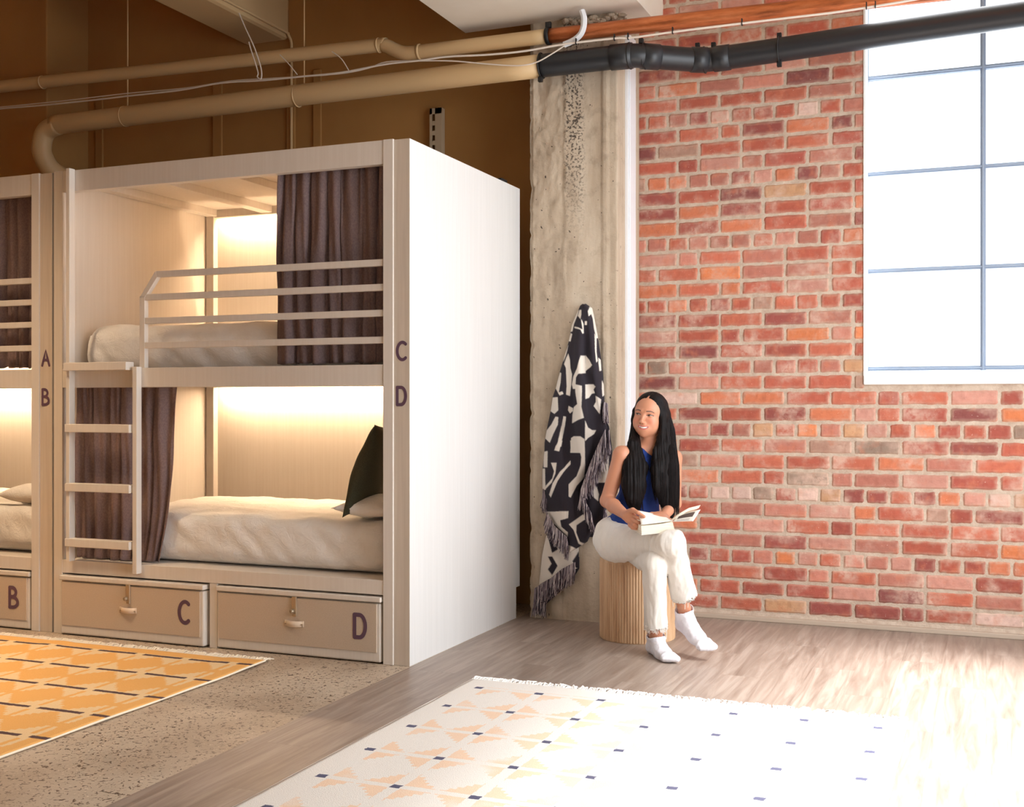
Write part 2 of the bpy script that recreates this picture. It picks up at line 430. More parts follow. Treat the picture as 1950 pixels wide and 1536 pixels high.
# ================================================================ bunk beds
mlam = M('pale_laminate', rough=.42); g = mlam.noise(1.0, 5, .6, v=mlam.vec((70, 70, 2.2))); g2 = mlam.noise(900, 1)
mlam.col(mlam.mix(g.smooth(.3, .75), srgb(226, 217, 207), srgb(231, 223, 214)))
mpan = M('white_laminate_panel', rough=.45); g = mpan.noise(1.0, 5, .6, v=mpan.vec((60, 60, 1.6)))
mpan.col(mpan.mix(g.smooth(.3, .75), srgb(216, 215, 213), srgb(221, 220, 218)))
mfront = M('taupe_edge_laminate', rough=.5); g = mfront.noise(1.0, 4, .6, v=mfront.vec((70, 70, 2)))
mfront.col(mfront.mix(g.smooth(.3, .75), srgb(206, 192, 176), srgb(216, 203, 188)))
mled = M('led_diffuser', (1, .8, .55)); mled.b.inputs['Emission Color'].default_value = (1.0, .71, .44, 1); mled.b.inputs['Emission Strength'].default_value = 135.0
mlet = M('aubergine_letter_paint', srgb(98, 72, 92), .6)

def ribbon(mb, pts, w, y, zig=0):
    """flat painted stroke in the XZ plane at depth y with round ends"""
    P = [Vector((p[0], 0, p[1])) for p in pts]; n = len(P); L = []; R = []
    for i in range(n):
        t = (P[min(i + 1, n - 1)] - P[max(i - 1, 0)]).normalized(); q = Vector((-t.z, 0, t.x)) * (w / 2)
        L.append(P[i] + q); R.append(P[i] - q)
    o = len(mb.v)
    mb.add([(v.x, y, v.z) for v in L] + [(v.x, y, v.z) for v in R], [(i, i + n, i + n + 1, i + 1) for i in range(n - 1)])
    for e in (0, n - 1):
        c = P[e]; mb.add([(c.x + math.cos(a * PI / 6) * w / 2, y - .0001, c.z + math.sin(a * PI / 6) * w / 2) for a in range(12)], [tuple(range(12))])
def arc(cx, cz, rx, rz, a0, a1, n=16):
    return [(cx + rx * math.cos(math.radians(a0 + (a1 - a0) * i / n)), cz + rz * math.sin(math.radians(a0 + (a1 - a0) * i / n))) for i in range(n + 1)]
def letter(ch, cx, cz, h, y, mb):
    w = h * .62; s = h * .155; H = h / 2 - s / 2; Wd = w / 2 - s / 2
    T = lambda pts: [(cx + a, cz + b) for a, b in pts]
    if ch == 'A':
        ribbon(mb, T([(-Wd * 1.1, -H), (-Wd * .5, 0), (0, H), (Wd * .5, 0), (Wd * 1.1, -H)]), s, y); ribbon(mb, T([(-Wd * .65, -H * .28), (Wd * .65, -H * .28)]), s * .9, y - .0004)
    if ch == 'B':
        ribbon(mb, T([(-Wd, -H), (-Wd, H)]), s, y)
        ribbon(mb, T([(-Wd, H)] + arc(-Wd + Wd * .6, H * .53, Wd * .95, H * .47, 90, -90, 12) + [(-Wd, H * .06)]), s, y - .0004)
        ribbon(mb, T([(-Wd, H * .04)] + arc(-Wd + Wd * .75, -H * .48, Wd * 1.2, H * .52, 90, -90, 12) + [(-Wd, -H)]), s, y - .0008)
    if ch == 'C': ribbon(mb, T(arc(Wd * .22, 0, Wd * 1.22, H, 52, 308, 26)), s, y)
    if ch == 'D':
        ribbon(mb, T([(-Wd, -H), (-Wd, H)]), s, y)
        ribbon(mb, T([(-Wd, H), (-Wd * .2, H)] + arc(-Wd * .1, 0, Wd * 1.1, H, 85, -85, 18) + [(-Wd * .2, -H), (-Wd, -H)]), s, y - .0004)
    return mb

def bunk(dx, l1, l2, label):
    YF, YB = 4.72, 6.075
    root = empty('bunk_bed', (-3.49 + dx, 5.4, 0)); tag(root, label, 'bunk bed', 'built-in bunk beds')
    X = lambda v: v + dx
    B = lambda *bs: [MB()] and _boxes(bs)
    def _boxes(bs):
        m = MB()
        for b in bs: m.box(X(b[0]), X(b[1]), *b[2:])
        return m
    pm = MB()                                                  # end panel with the skirting notch at the back
    prof = [(YF + .004, 0), (6.02, 0), (6.02, .172), (YB, .172), (YB, 2.41), (YF + .004, 2.41)]
    vs = [(X(-2.516), a, b) for a, b in prof] + [(X(-2.434), a, b) for a, b in prof]; nn = len(prof)
    pm.add(vs, [tuple(range(nn))[::-1], tuple(range(nn, 2 * nn))] + [(i, (i + 1) % nn, nn + (i + 1) % nn, nn + i) for i in range(nn)][::1])
    e = obj('end_panel', pm, mpan, root, bevel=.002)
    e.data.materials.append(mfront.m)
    for p in e.data.polygons:
        c = p.center + Vector(wloc(root))
        if abs(p.normal.y) > .9 and c.y < 5: p.material_index = 1
    obj('post', _boxes([(-2.568, -2.516, YF - .004, YF + .05, 0, 2.413)]), mlam, root, bevel=.002)
    obj('post', _boxes([(-4.520, -4.463, YF - .002, YF + .05, 0, 2.413)]), mlam, root, bevel=.002)
    obj('post', _boxes([(-4.46, -4.405, 5.92, 5.965, .3, 2.36)]), mlam, root, bevel=.002)
    obj('top_rail', _boxes([(-4.463, -2.568, YF, YF + .045, 2.302, 2.412)]), mlam, root, bevel=.002)
    obj('middle_rail', _boxes([(-4.463, -2.568, YF, YF + .045, 1.282, 1.380)]), mlam, root, bevel=.002)
    obj('lower_rail', _boxes([(-4.463, -2.568, YF, YF + .07, .318, .386)]), mlam, root, bevel=.002)
    obj('divider', _boxes([(-3.537, -3.492, YF + .003, YF + .05, 0, .318)]), mlam, root, bevel=.002)
    obj('side_panel', _boxes([(-4.534, -4.466, YF + .05, 6.05, 0, 2.41)]), mlam, root)
    obj('inner_panel', _boxes([(-2.568, -2.517, YF + .05, 6.02, .36, 2.36)]), mlam, root)
    obj('back_panel', _boxes([(-4.466, -2.52, 6.045, 6.07, .2, 2.41)]), mlam, root)
    obj('roof_panel', _boxes([(-4.466, -2.52, YF + .045, 6.045, 2.392, 2.410)]), mlam, root)
    for xx in (-4.46, -4.06, -3.62, -3.18, -2.74):
        obj('roof_slat', _boxes([(xx, xx + .075, YF + .045, 5.93, 2.352, 2.392)]), mlam, root, bevel=.002)
    obj('rear_rail', _boxes([(-4.46, -2.52, 5.93, 5.965, 2.345, 2.392)]), mlam, root, bevel=.002)
    obj('upper_deck', _boxes([(-4.466, -2.52, YF + .045, 5.965, 1.300, 1.335)]), mlam, root)
    obj('lower_deck', _boxes([(-4.466, -2.52, YF + .07, 6.045, .345, .385)]), mlam, root)
    for zz in (2.372, 1.302):
        obj('led_strip', _boxes([(-4.40, -2.60, 5.975, 5.995, zz, zz + .01)]), mled, root)
    # guard rail
    gr_ = MB(); y0, y1 = YF + .002, YF + .032; b = .0155
    for zz, xl in ((1.850, -3.861), (1.736, -3.949), (1.617, -3.949), (1.493, -3.949)):
        gr_.box(X(xl), X(-2.568), y0 + .001, y1 - .001, zz - b, zz + b)
    gr_.box(X(-3.966), X(-3.933), y0, y1, 1.380, 1.742)
    c0 = Vector((X(-3.966), y0, 1.742)); 
    vs = [(X(-3.966), y0, 1.735), (X(-3.933), y0, 1.735), (X(-3.855), y0, 1.8345), (X(-3.868), y0, 1.8655)]
    gr_.add(vs + [(v[0], y1, v[2]) for v in vs], [(0, 1, 2, 3), (7, 6, 5, 4), (0, 4, 5, 1), (1, 5, 6, 2), (2, 6, 7, 3), (3, 7, 4, 0)])
    obj('guard_rail', gr_, mlam, root, bevel=.002)
    # ladder
    ld = YF - .042
    obj('ladder_stile', _boxes([(-4.401, -4.378, ld, YF - .001, .385, 2.415)]), mlam, root, bevel=.002)
    obj('ladder_stile', _boxes([(-3.976, -3.949, ld + .003, YF - .001, .343, 1.385)]), mlam, root, bevel=.002)
    for i, zz in enumerate((1.368, 1.052, .748, .463)):
        ex = .01 if i == 0 else 0
        r = obj('ladder_rung', _boxes([(-4.399, -3.984 if i else -3.995, ld - .012 - ex, YF - .004, zz, zz + .042)]), mlam, root, bevel=.003)
    lm = obj('letter', letter(l1, X(-2.476), 1.440, .094, YF + .0028, MB()), mlet, root); lm['label'] = 'aubergine letter ' + l1
    lm = obj('letter', letter(l2, X(-2.476), 1.234, .094, YF + .0028, MB()), mlet, root); lm['label'] = 'aubergine letter ' + l2
    return root
bunk(0, 'C', 'D', 'pale bunk bed marked C and D, with a white end panel and ladder')
bunk(-2.103, 'A', 'B', 'pale bunk bed marked A and B, cut off by the left edge of the photo')

# ---- storage boxes
mbox = M('beige_fabric_board', rough=.7); g = mbox.noise(260, 2)
mbox.col(mbox.mix(g.smooth(.3, .7), srgb(198, 180, 160), srgb(208, 191, 172)))
mbrass = M('aged_brass', srgb(186, 166, 140), .4, .6)
mleath = M('pale_leather', srgb(236, 216, 194), .5)
def sbox(x0, x1, yf, ch, lx, lock, label, tilt=0):
    r = empty('storage_box', ((x0 + x1) / 2, 5.0, 0)); tag(r, label, 'storage box', 'storage boxes under the bunks')
    obj('body', MB().box(x0, x1, yf, 5.5, .006, .278), mlam, r, bevel=.008)
    obj('front_panel', MB().box(x0 + .012, x1 - .020, yf - .004, yf + .005, .052, .276), mbox, r, bevel=.001)
    obj('lid', MB().box(x0 - .002, x1 + .004, yf - .010, 5.5, .284, .309), mlam, r, bevel=.005)
    l = obj('letter', letter(ch, lx, .169, .123, yf - .0055, MB()), mlet, r); l['label'] = 'aubergine letter ' + ch
    if lock is not None:
        h = MB(); h.box(lock - .013, lock + .013, yf - .013, yf - .004, .205, .285)
        h.box(lock - .009, lock + .013, yf - .013, yf - .004, .190, .206)
        hs = obj('hasp', h, mbrass, r, bevel=.003)
        k = MB(); k.tube([(lock - .004, yf - .013, .216), (lock - .004, yf - .030, .216)], .009, 12); k.tube([(lock - .004, yf - .022, .224), (lock - .004, yf - .026, .206)], .006, 10)
        obj('knob', k, mbrass, hs, smooth=True)
        st = MB(); zc = .156
        def sf(a, b):
            x = lock - .002 + (a - .5) * .105; bow = max(0, math.cos((a - .5) * PI * 1.25)) ** .7 * .014
            return (x, yf - .006 - bow, zc + (b - .5) * .028 - .001 * math.sin(a * PI))
        st.grid(sf, 22, 2)
        hd = obj('strap_handle', st, mleath, r, smooth=True, solid=.003)
        for s_ in (-1, 1):
            rv_ = MB().tube([(lock - .002 + s_ * .045, yf - .006, zc - .002), (lock - .002 + s_ * .045, yf - .0135, zc - .002)], .003, 8)
            obj('rivet', rv_, mbrass, hd)
    return r
sbox(-4.458, -3.556, 4.700, 'C', -3.669, -4.012, 'beige storage box lettered C with brass hasp, under the ladder end')
sbox(-3.488, -2.580, 4.716, 'D', -2.686, -3.040, 'beige storage box lettered D with brass hasp, next to the end panel')
sbox(-5.590, -4.682, 4.716, 'B', -4.787, -5.143, 'beige storage box lettered B, at the left edge of the photo')

# ---- bedding
mlin = M('white_linen', rough=.85); g = mlin.noise(14, 6, .6)
mlin.col(mlin.mix(g.smooth(.3, .8), srgb(246, 243, 240), srgb(240, 236, 232))); mlin.bump(mlin.noise(1.0, 5, .65, v=mlin.vec((16, 26, 16), rot=(.3, .5, .2)), dist=1.2), .55, .012)
def wrinkle(w, n):
    d = .009 * noise.noise(Vector((w[0] * 2.2, w[1] * 2.2, w[2] * 3))) + .006 * fbm((w[0] * 7 + w[2] * 5, w[1] * 9, w[2] * 9), 4)
    return n * d
def bedding(x0, x1, zb, zt, label, dx=0, y0=4.835, r=.07, nm='mattress'):
    root = empty(nm, ((x0 + x1) / 2 + dx, 5.4, zb)); tag(root, label, 'bed', 'mattresses with white bedding')
    m = rbox(x0 + dx, x1 + dx, y0 + .02, 5.915, zb + .002, zt - .03, .05, .06); o = merge(obj('sheet', m, mlin, root, smooth=True))
    def dz(w, n):
        d = wrinkle(w, n)
        f = .009 * max(0, n[1] * -1) * noise.noise(Vector((w[0] * 12 + w[2] * 12, 0, w[2] * 3)))   # creases on the hanging side
        d = d + n * f
        if n[2] > .5: d = d + np.array([0, 0, .012 * noise.noise(Vector((w[0] * 6, w[1] * 6, 7)))])
        if w[2] < zb + .015: d[2] = max(d[2], 0)
        return d
    m = rbox(x0 + dx - .004, x1 + dx - (.035 if zb < 1 else 0), y0 - .008, 5.92, zb + .012, zt, r, .018, dz); merge(obj('duvet', m, mlin, root, smooth=True))
    return root
bedding(-4.40, -2.575, .387, .640, 'lower bunk D mattress made up with a white duvet, green cushion at its end')
bedding(-4.44, -2.59, 1.337, 1.612, 'upper bunk mattress with puffy white bedding behind the guard rail, bunk C', r=.11)
bedding(-4.40, -2.575, .387, .640, 'mattress with white bedding in bunk B, half cut off by the left edge', dx=-2.103)
def pillow(cx, cy, cz, a, b, c, rx=0, ry=0, rz=0, name='pillow', mat=None, label='', corner=.0, sub=True):
    m = MB(); R = Matrix.Rotation(rz, 3, 'Z') @ Matrix.Rotation(ry, 3, 'Y') @ Matrix.Rotation(rx, 3, 'X')
    def mk_(sg):
        def fn(u, v):
            x = 2 * u - 1; y = 2 * v - 1
            e = max(0, (1 - abs(x) ** 2.4)) ** .55 * max(0, (1 - abs(y) ** 2.4)) ** .55
            pin = 1 - .07 * (1 - x * x) * abs(y) ** 3 * 1.2; pin2 = 1 - .07 * (1 - y * y) * abs(x) ** 3 * 1.2
            z = sg * e * c * (1 + .18 * noise.noise(Vector((x * 2.2, y * 2.2, sg + cx))))
            p = R @ Vector((x * a * pin2, y * b * pin, z)); return p + Vector((cx, cy, cz))
        return fn
    m.grid(mk_(1), 28, 28); g_ = MB(); m.grid(lambda u, v: mk_(-1)(1 - u, v), 28, 28)
    o = merge(obj(name, m, mat or mlin, smooth=True)); tag(o, label, name.split('_')[-1]); return o
pillow(-2.735, 5.05, .700, .155, .26, .055, label='white pillow lying under the dark green cushion in bunk D')
mgreen = M('dark_green_fabric', rough=.9); g = mgreen.noise(300, 2); mgreen.col(mgreen.mix(g.smooth(.3, .7), srgb(52, 54, 40), srgb(66, 68, 52)))
cz_ = pillow(-2.785, 5.03, .880, .235, .235, .070, ry=math.radians(-70), rz=math.radians(10), name='cushion', mat=mgreen, label='dark green square cushion leaning at the end of bunk D')
pillow(-4.87, 4.98, .70, .17, .15, .055, label='white pillow in bunk B, at the left edge of the photo')

# ---- curtains
mcur = M('mauve_brown_curtain', rough=.9); g = mcur.noise(180, 3, .6, v=mcur.vec((1, 1, .6)))
mcur.col(mcur.mix(g.smooth(.3, .7), srgb(116, 97, 98), srgb(134, 114, 113))); mcur.bump(g, .25, .002)
def curtain(xl, xr, z0, z1, yc, nf, seed, label, amp=.019, ell=None, gather=None):
    m = MB(); r_ = random.Random(seed); ph = [r_.uniform(0, 6.28) for _ in range(8)]
    def fn(u, v):
        z = z0 + (z1 - z0) * v; l = xl(v) if callable(xl) else xl; rr = xr(v) if callable(xr) else xr
        wv = u + .035 * noise.noise(Vector((u * 5, seed, v * .8))) + .018 * math.sin(3 * u * 6.28 + ph[0] + v * 1.5) + .012 * math.sin(v * 2.2 + ph[1] + u * 4)
        k = wv * nf * 2 * PI; sh = math.sin(k + .6 * math.sin(v * 2.0 + ph[2])) ; sh = math.copysign(abs(sh) ** .75, sh)
        am = amp * max(.12, .62 + 1.1 * noise.noise(Vector((u * 5, v * 1.2, seed))) + .25 * (1 - v))
        y = yc + am * sh + .010 * noise.noise(Vector((u * 25, v * 4, seed + 3))) + .006 * math.sin(k * 2.1 + v * 5)
        x = l + (rr - l) * u + .010 * math.cos(k) ; zz = z
        if v == 0: zz += .012 * noise.noise(Vector((u * 14, seed, 0)))
        return (x, y, zz)
    m.grid(fn, int(nf * 22), 60)
    o = obj('curtain', m, mcur, smooth=True, solid=.003); tag(o, label, 'curtain', 'privacy curtains of the bunks'); return o
curtain(lambda v: -3.215 + .03 * v - .012 * math.sin(v * 3), -2.575, 1.392, 2.385, 4.800, 7, 3, 'mauve-brown curtain drawn to the right of bunk C behind the guard rail')
curtain(-4.445, lambda v: -3.775 - .115 * (1 - v) ** 1.2 + .02 * math.sin(v * 5), .392, 1.300, 4.800, 6.5, 11, 'mauve-brown curtain of bunk D hanging behind the ladder', amp=.018)
curtain(-5.45, -4.678, 1.392, 2.385, 4.800, 8, 5, 'dark mauve curtain of bunk A, at the left edge of the photo')
# ================================================================ rugs
def rug_material(name, x0, y0, sx, mode):
    m = M(name, rough=.95); X, Y, Z = m.xyz()
    wv = m.noise(60, 2) * .016 - .008; wv2 = m.noise(3, 2) * .02 - .01
    X2 = X + wv + wv2 * .3; Y2 = Y + wv * .6 + wv2 * .5
    px, py = .266, .310
    dx = (((X2 - x0) / px + .5).mod(1.0) - .5).abs() * px; dy = (((Y2 - y0) / py + .5).mod(1.0) - .5).abs() * py
    qy = (dy / .022).floor() * .022; qx = (dx / .006).floor() * .006     # stepped edge
    dia = (qx / .124 + qy / .135)
    g = m.noise(420, 2)
    inb = (X2 * sx).lt(x0 * sx + .03).max(Y2.gt(y0 + .02)) if mode == 0 else (X2).gt(x0 + .035).max(Y2.gt(y0 + .018))
    if mode == 0:
        cream = m.mix(g.smooth(.3, .7), srgb(240, 234, 226), srgb(226, 220, 212)); peach = srgb(238, 208, 180); navy = srgb(84, 84, 108)
        fade = m.noise(5, 3).smooth(.2, .5)
        band = dia.lt(1.0) * dx.gt(.020) * dy.gt(.016)
        c = m.mix(band * fade, cream, peach)
        c = m.mix(inb, c, cream)
        sq = dx.lt(.017) * dy.lt(.015)
        c = m.mix(sq, c, navy)
    else:
        yel = m.mix(g.smooth(.3, .7), srgb(238, 186, 112), srgb(226, 170, 96)); cream = m.mix(g.smooth(.3, .7), srgb(238, 212, 168), srgb(226, 198, 152)); dk = srgb(84, 60, 60)
        c = m.mix(dia.lt(1.02), yel, cream)
        c = m.mix(dx.lt(.011) * dy.gt(.03), c, yel)
        c = m.mix(inb, c, yel)
        bar = dy.lt(.013) * dx.gt(.022) * Y2.lt(y0 + .02)
        c = m.mix(bar, c, dk)
        c = m.mix(dy.lt(.02) * dx.lt(.022) * Y2.lt(y0 + .02), c, cream)
    m.col(c); m.bump(m.noise(260, 3), .5, .003); return m
def rug(x0, x1, y0, y1, mat, fmat, name, label, ruf):
    root_loc = (0, 0, 0)
    def zz(x, y):
        e = max(0, 1 - (y1 - y) / .35) * ruf
        z = .008 + .0025 * noise.noise(Vector((x * 3, y * 3, 1))) + max(0, noise.noise(Vector((x * 3.1 + 1, y * .8, 4)))) * .06 * e
        return max(z, .006)
    m = MB(); m.grid(lambda u, v: (x0 + (x1 - x0) * u + (.006 * noise.noise(Vector((v * 9, 3, x0))) if u in (0, 1) else 0), y0 + (y1 - y0) * v, zz(x0 + (x1 - x0) * u, y0 + (y1 - y0) * v)), 110, 110)
    o = obj(name, m, mat, origin=root_loc, smooth=True, solid=.008); tag(o, label, 'rug', 'flat-woven rugs with fringes')
    f = MB(); r_ = random.Random(5); x = x0
    while x < x1:
        n_ = r_.uniform(.035, .07); a = r_.uniform(-.6, .6); yb = y1 - .004; zb = zz(x, y1) + .002
        f.tube([(x, yb, zb), (x + a * n_ * .4, yb + n_ * .5, zb * .6 + .006 + r_.uniform(0, .008)), (x + a * n_ + r_.uniform(-.01, .01), yb + n_, .004 + r_.uniform(0, .006))], [.0035, .003, .0018], 5)
        x += r_.uniform(.004, .0075)
    fo = obj('fringe', f, fmat, o); fo['kind'] = 'stuff'
    ed = MB(); xe = x1 if x1 < -2.5 else x0
    ed.tube([(xe, y0 + (y1 - y0) * i / 60, zz(xe, y0 + (y1 - y0) * i / 60)) for i in range(61)], .0045, 6); obj('edge_binding', ed, fmat, o)
    return o
mfr = M('cream_fringe', srgb(240, 228, 206), .9)
rug(-2.055, -.27, 2.0, 4.575, rug_material('white_rug', -1.962, 4.440, 1, 0), M('white_fringe', srgb(244, 241, 236), .9), 'rug', 'white rug with navy squares and peach patches on the plank floor', .12)
rug(-5.40, -3.078, 2.0, 4.525, rug_material('yellow_rug', -3.183, 4.425, -1, 1), mfr, 'rug', 'mustard yellow rug with dark bars on the concrete floor', .5)

# ================================================================ pipes and cables
mpip = M('painted_pipe', srgb(214, 182, 136), .5)
mblk = M('black_plastic_pipe', srgb(36, 38, 42), .38); mblk2 = M('black_rubber', srgb(22, 22, 24), .5)
mcop = M('copper_pipe', rough=.38, metal=.55); n = mcop.noise(6, 6, .7, v=mcop.vec((.8, 6, 6)))
mcop.col(mcop.ramp(n, [(.3, srgb(140, 78, 48)), (.5, srgb(196, 112, 66)), (.7, srgb(214, 134, 88))]))
mcab = M('pale_cable', srgb(228, 216, 204), .5); mcon = M('white_conduit', srgb(226, 228, 232), .4)
def bez(pts, n=8):
    pts = [Vector(p) for p in pts]; out = []
    for i in range(len(pts) - 1):
        p0 = pts[max(i - 1, 0)]; p1 = pts[i]; p2 = pts[i + 1]; p3 = pts[min(i + 2, len(pts) - 1)]
        for k in range(n):
            t = k / n; out.append(.5 * ((2 * p1) + (p2 - p0) * t + (2 * p0 - 5 * p1 + 4 * p2 - p3) * t * t + (3 * p1 - p0 - 3 * p2 + p3) * t ** 3))
    out.append(pts[-1]); return out
YP = 5.95
pr_ = empty('drain_pipe', (-2.2, YP, 3.0)); tag(pr_, 'thick drain pipe, tan over the bunks and black in front of the bricks', 'pipe')
R_ = .063
pl = bez([(-5.55, 6.43, 2.66), (-5.66, 6.22, 2.68), (-5.76, 6.03, 2.74), (-5.80, 5.96, 2.84), (-5.80, 5.95, 2.93), (-5.76, 5.95, 3.005), (-5.66, 5.95, 3.034), (-5.55, 5.95, 3.038), (-4, 5.95, 3.044), (-2.262, 5.95, 3.050)], 6)
obj('painted_section', MB().tube(pl, R_, 28), mpip, pr_, smooth=True)
pk = bez([(-2.262, 5.95, 3.050), (-2.0, 5.95, 3.050), (-1.80, 5.952, 3.050), (-1.73, 5.965, 3.050), (-1.66, 6.01, 3.050), (-1.46, 6.155, 3.050), (-1.39, 6.19, 3.052), (-1.32, 6.20, 3.055), (-1.1, 6.2, 3.061), (-.569, 6.2, 3.081), (.171, 6.2, 3.104), (1.19, 6.2, 3.134)], 6)
bs_ = obj('black_section', MB().tube(pk, R_, 28), mblk, pr_, smooth=True)
def collar(a, b, r, parent, mat, name='coupling'):
    a, b = Vector(a), Vector(b); e_ = (b - a).normalized() * .0015; return obj(name, MB().tube([a, a + e_, b - e_, b], [r - .005, r, r, r - .005], 32, cap=False), mat, parent, smooth=True)
for a, b in (((-1.86, 5.95, 3.05), (-1.74, 5.957, 3.05)), ((-1.70, 5.985, 3.05), (-1.62, 6.04, 3.05)), ((-1.47, 6.148, 3.05), (-1.395, 6.19, 3.051)), ((-1.36, 6.198, 3.053), (-1.27, 6.2, 3.056))):
    collar(a, b, R_ + .005, pr_, mblk)
for px in (1203, 1225, 1330, 1485):
    pass
for a in ((-1.755, 5.957, 3.05), (-1.685, 5.99, 3.05), (-1.405, 6.185, 3.051), (-1.01, 6.2, 3.064), (-2.255, 5.95, 3.05)):
    collar((a[0] - .004, a[1], a[2]), (a[0] + .004, a[1], a[2]), R_ + .008, pr_, mblk2, 'clamp_ring')
for p in ((-1.01, 6.2, 3.064 + .075), (-1.01, 6.2, 3.064 - .075), (-2.255, 5.93, 2.97), (-1.44, 6.17, 3.128), (-1.36, 6.2, 3.13), (-1.70, 5.98, 3.128)):
    obj('clamp_lug', MB().box(p[0] - .012, p[0] + .012, p[1] - .012, p[1] + .012, p[2] - .014, p[2] + .014), mblk2, pr_, bevel=.003)
for px in (238, 567): 
    q = PY(px, 205, YP); zc = 3.04
    collar((q.x - .003, YP, zc), (q.x + .003, YP, zc), R_ + .003, pr_, mpip, 'clamp_ring')
# upper pipe, tan then copper
pu = empty('water_pipe', (-2.2, YP, 3.2)); tag(pu, 'upper pipe, tan over the bunks turning to bare copper on the right', 'pipe')
r2 = .040
pts = bez([(-8.0, YP, 3.37), (-6.17, YP, 3.339), (-4.5, YP, 3.303), (-3.35, YP, 3.282), (-3.235, YP, 3.276), (-3.17, YP, 3.245), (-3.12, YP, 3.222), (-3.06, YP, 3.212), (-2.9, YP, 3.211), (-2.222, YP, 3.208)], 6)
obj('painted_section', MB().tube(pts, r2, 24), mpip, pu, smooth=True)
obj('copper_section', MB().tube(bez([(-2.222, YP, 3.208), (-1.5, YP, 3.199), (-.546, YP, 3.182), (.3, YP, 3.166), (1.19, YP, 3.15)], 5), r2, 24), mcop, pu, smooth=True)
collar((-3.27, YP, 3.28), (-3.262, YP, 3.28), r2 + .004, pu, mpip, 'collar'); collar((-3.01, YP, 3.212), (-2.995, YP, 3.212), r2 + .005, pu, mpip, 'collar'); collar((-5.80, YP, 3.330), (-5.79, YP, 3.330), r2 + .004, pu, mpip, 'collar')
collar((-2.228, YP, 3.208), (-2.205, YP, 3.208), r2 + .007, pu, mblk2, 'clamp_ring')
obj('clamp_lug', MB().box(-2.232, -2.20, YP - .012, YP + .012, 3.25, 3.285), mblk2, pu, bevel=.004)
# hanging rods
for px, top, yb in ((238, ZC, 205), (575, ZC, 152)):
    q = PY(px, yb, 5.93); h = obj('hanging_rod', MB().tube([(q.x, 5.955, 3.10), (q.x, 5.955, top)], .004, 8), mpip)
    tag(h, 'thin rod holding the thick pipe, ' + ('the left one of the two' if px < 300 else 'nearest the end of the narrow tan beam'), 'hanger rod')
# wall conduit running along the narrow beam
ct = obj('cable', MB().tube(bez([(-4.19, 2.0, 3.60), (-4.19, 4.5, 3.60), (-4.19, 6.2, 3.60), (-4.185, 6.42, 3.58), (-4.18, 6.44, 3.45), (-4.18, 6.44, 3.2), (-4.18, 6.44, 2.4)], 5), .009, 8), mpip)
tag(ct, 'tan painted cable along the edge of the narrow beam, dropping down the wall', 'cable')
def pcab(pxs, Y, r, name, label, mat, cat='cable', grp=None):
    o = obj(name, MB().tube(bez([PY(a, b, Y) for a, b in pxs], 5), r, 7), mat); tag(o, label, cat, grp); return o
c1 = pcab([(-40, 212), (0, 207), (85, 200), (190, 189), (240, 183), (340, 172), (420, 158), (500, 153), (570, 146), (650, 138), (735, 122), (800, 115), (850, 108), (930, 104), (1000, 97), (1075, 84), (1170, 73), (1200, 72), (1280, 61), (1400, 46), (1500, 34), (1600, 22), (1720, 3), (1800, -12)], 5.86, .0055, 'cable', 'long pale cable tied along under the copper pipe', mcab)
for a, b in ((1097, 81), (1170, 73), (1196, 71), (1281, 60), (1413, 44), (1650, 13), (1667, 11)):
    q = PY(a, b, 5.86); tie = MB().box(q.x - .0025, q.x + .0025, 5.852, 5.868, q.z - .012, q.z + .022); obj('cable_tie', tie, mblk2, c1)
pcab([(0, 204), (120, 192), (240, 178), (350, 168), (440, 154), (520, 149), (640, 141), (700, 130), (735, 118), (790, 116), (860, 116), (930, 122), (985, 125), (1020, 119), (1050, 103), (1076, 86)], 5.872, .0038, 'cable', 'thin pale cable drooping over the thick tan pipe into the white conduit', mcab)
pcab([(1108, 20), (1112, 34), (1111, 52), (1105, 66), (1092, 77), (1074, 85)], 5.885, .0165, 'conduit', 'short white corrugated conduit curving down from the cream beam', mcon, 'conduit')
pcab([(455, 25), (468, 55), (484, 90), (497, 130), (497, 150), (490, 146), (491, 136), (478, 95), (474, 80)], 5.83, .004, 'cable', 'loose cable loop hanging from the narrow tan beam', mcab)
pcab([(533, 104), (550, 122), (566, 142)], 5.83, .003, 'cable', 'short cable end drooping right of the hanging loop', mcab)
pcab([(632, 98), (650, 112), (664, 134)], 5.83, .003, 'cable', 'short cable end drooping near the bend of the upper pipe', mcab)
# white cable trunking on the side of the column
tk = empty('cable_trunking', (-1.85, 6.27, 0)); tag(tk, 'white vertical cable trunking on the side of the concrete column', 'cable trunking')
mtr = M('white_plastic', srgb(236, 238, 242), .35)
obj('base', MB().box(-1.860, -1.842, 6.212, 6.352, .02, 3.25), mtr, tk, bevel=.002); obj('cover', MB().box(-1.842, -1.832, 6.225, 6.335, .02, 3.25), mtr, tk, bevel=.003)
struct(obj('trim_4', MB().box(-1.862, -1.846, 6.385, 6.452, 0, 3.45), mk, bevel=.003), 'cement strip between the column and the bricks')
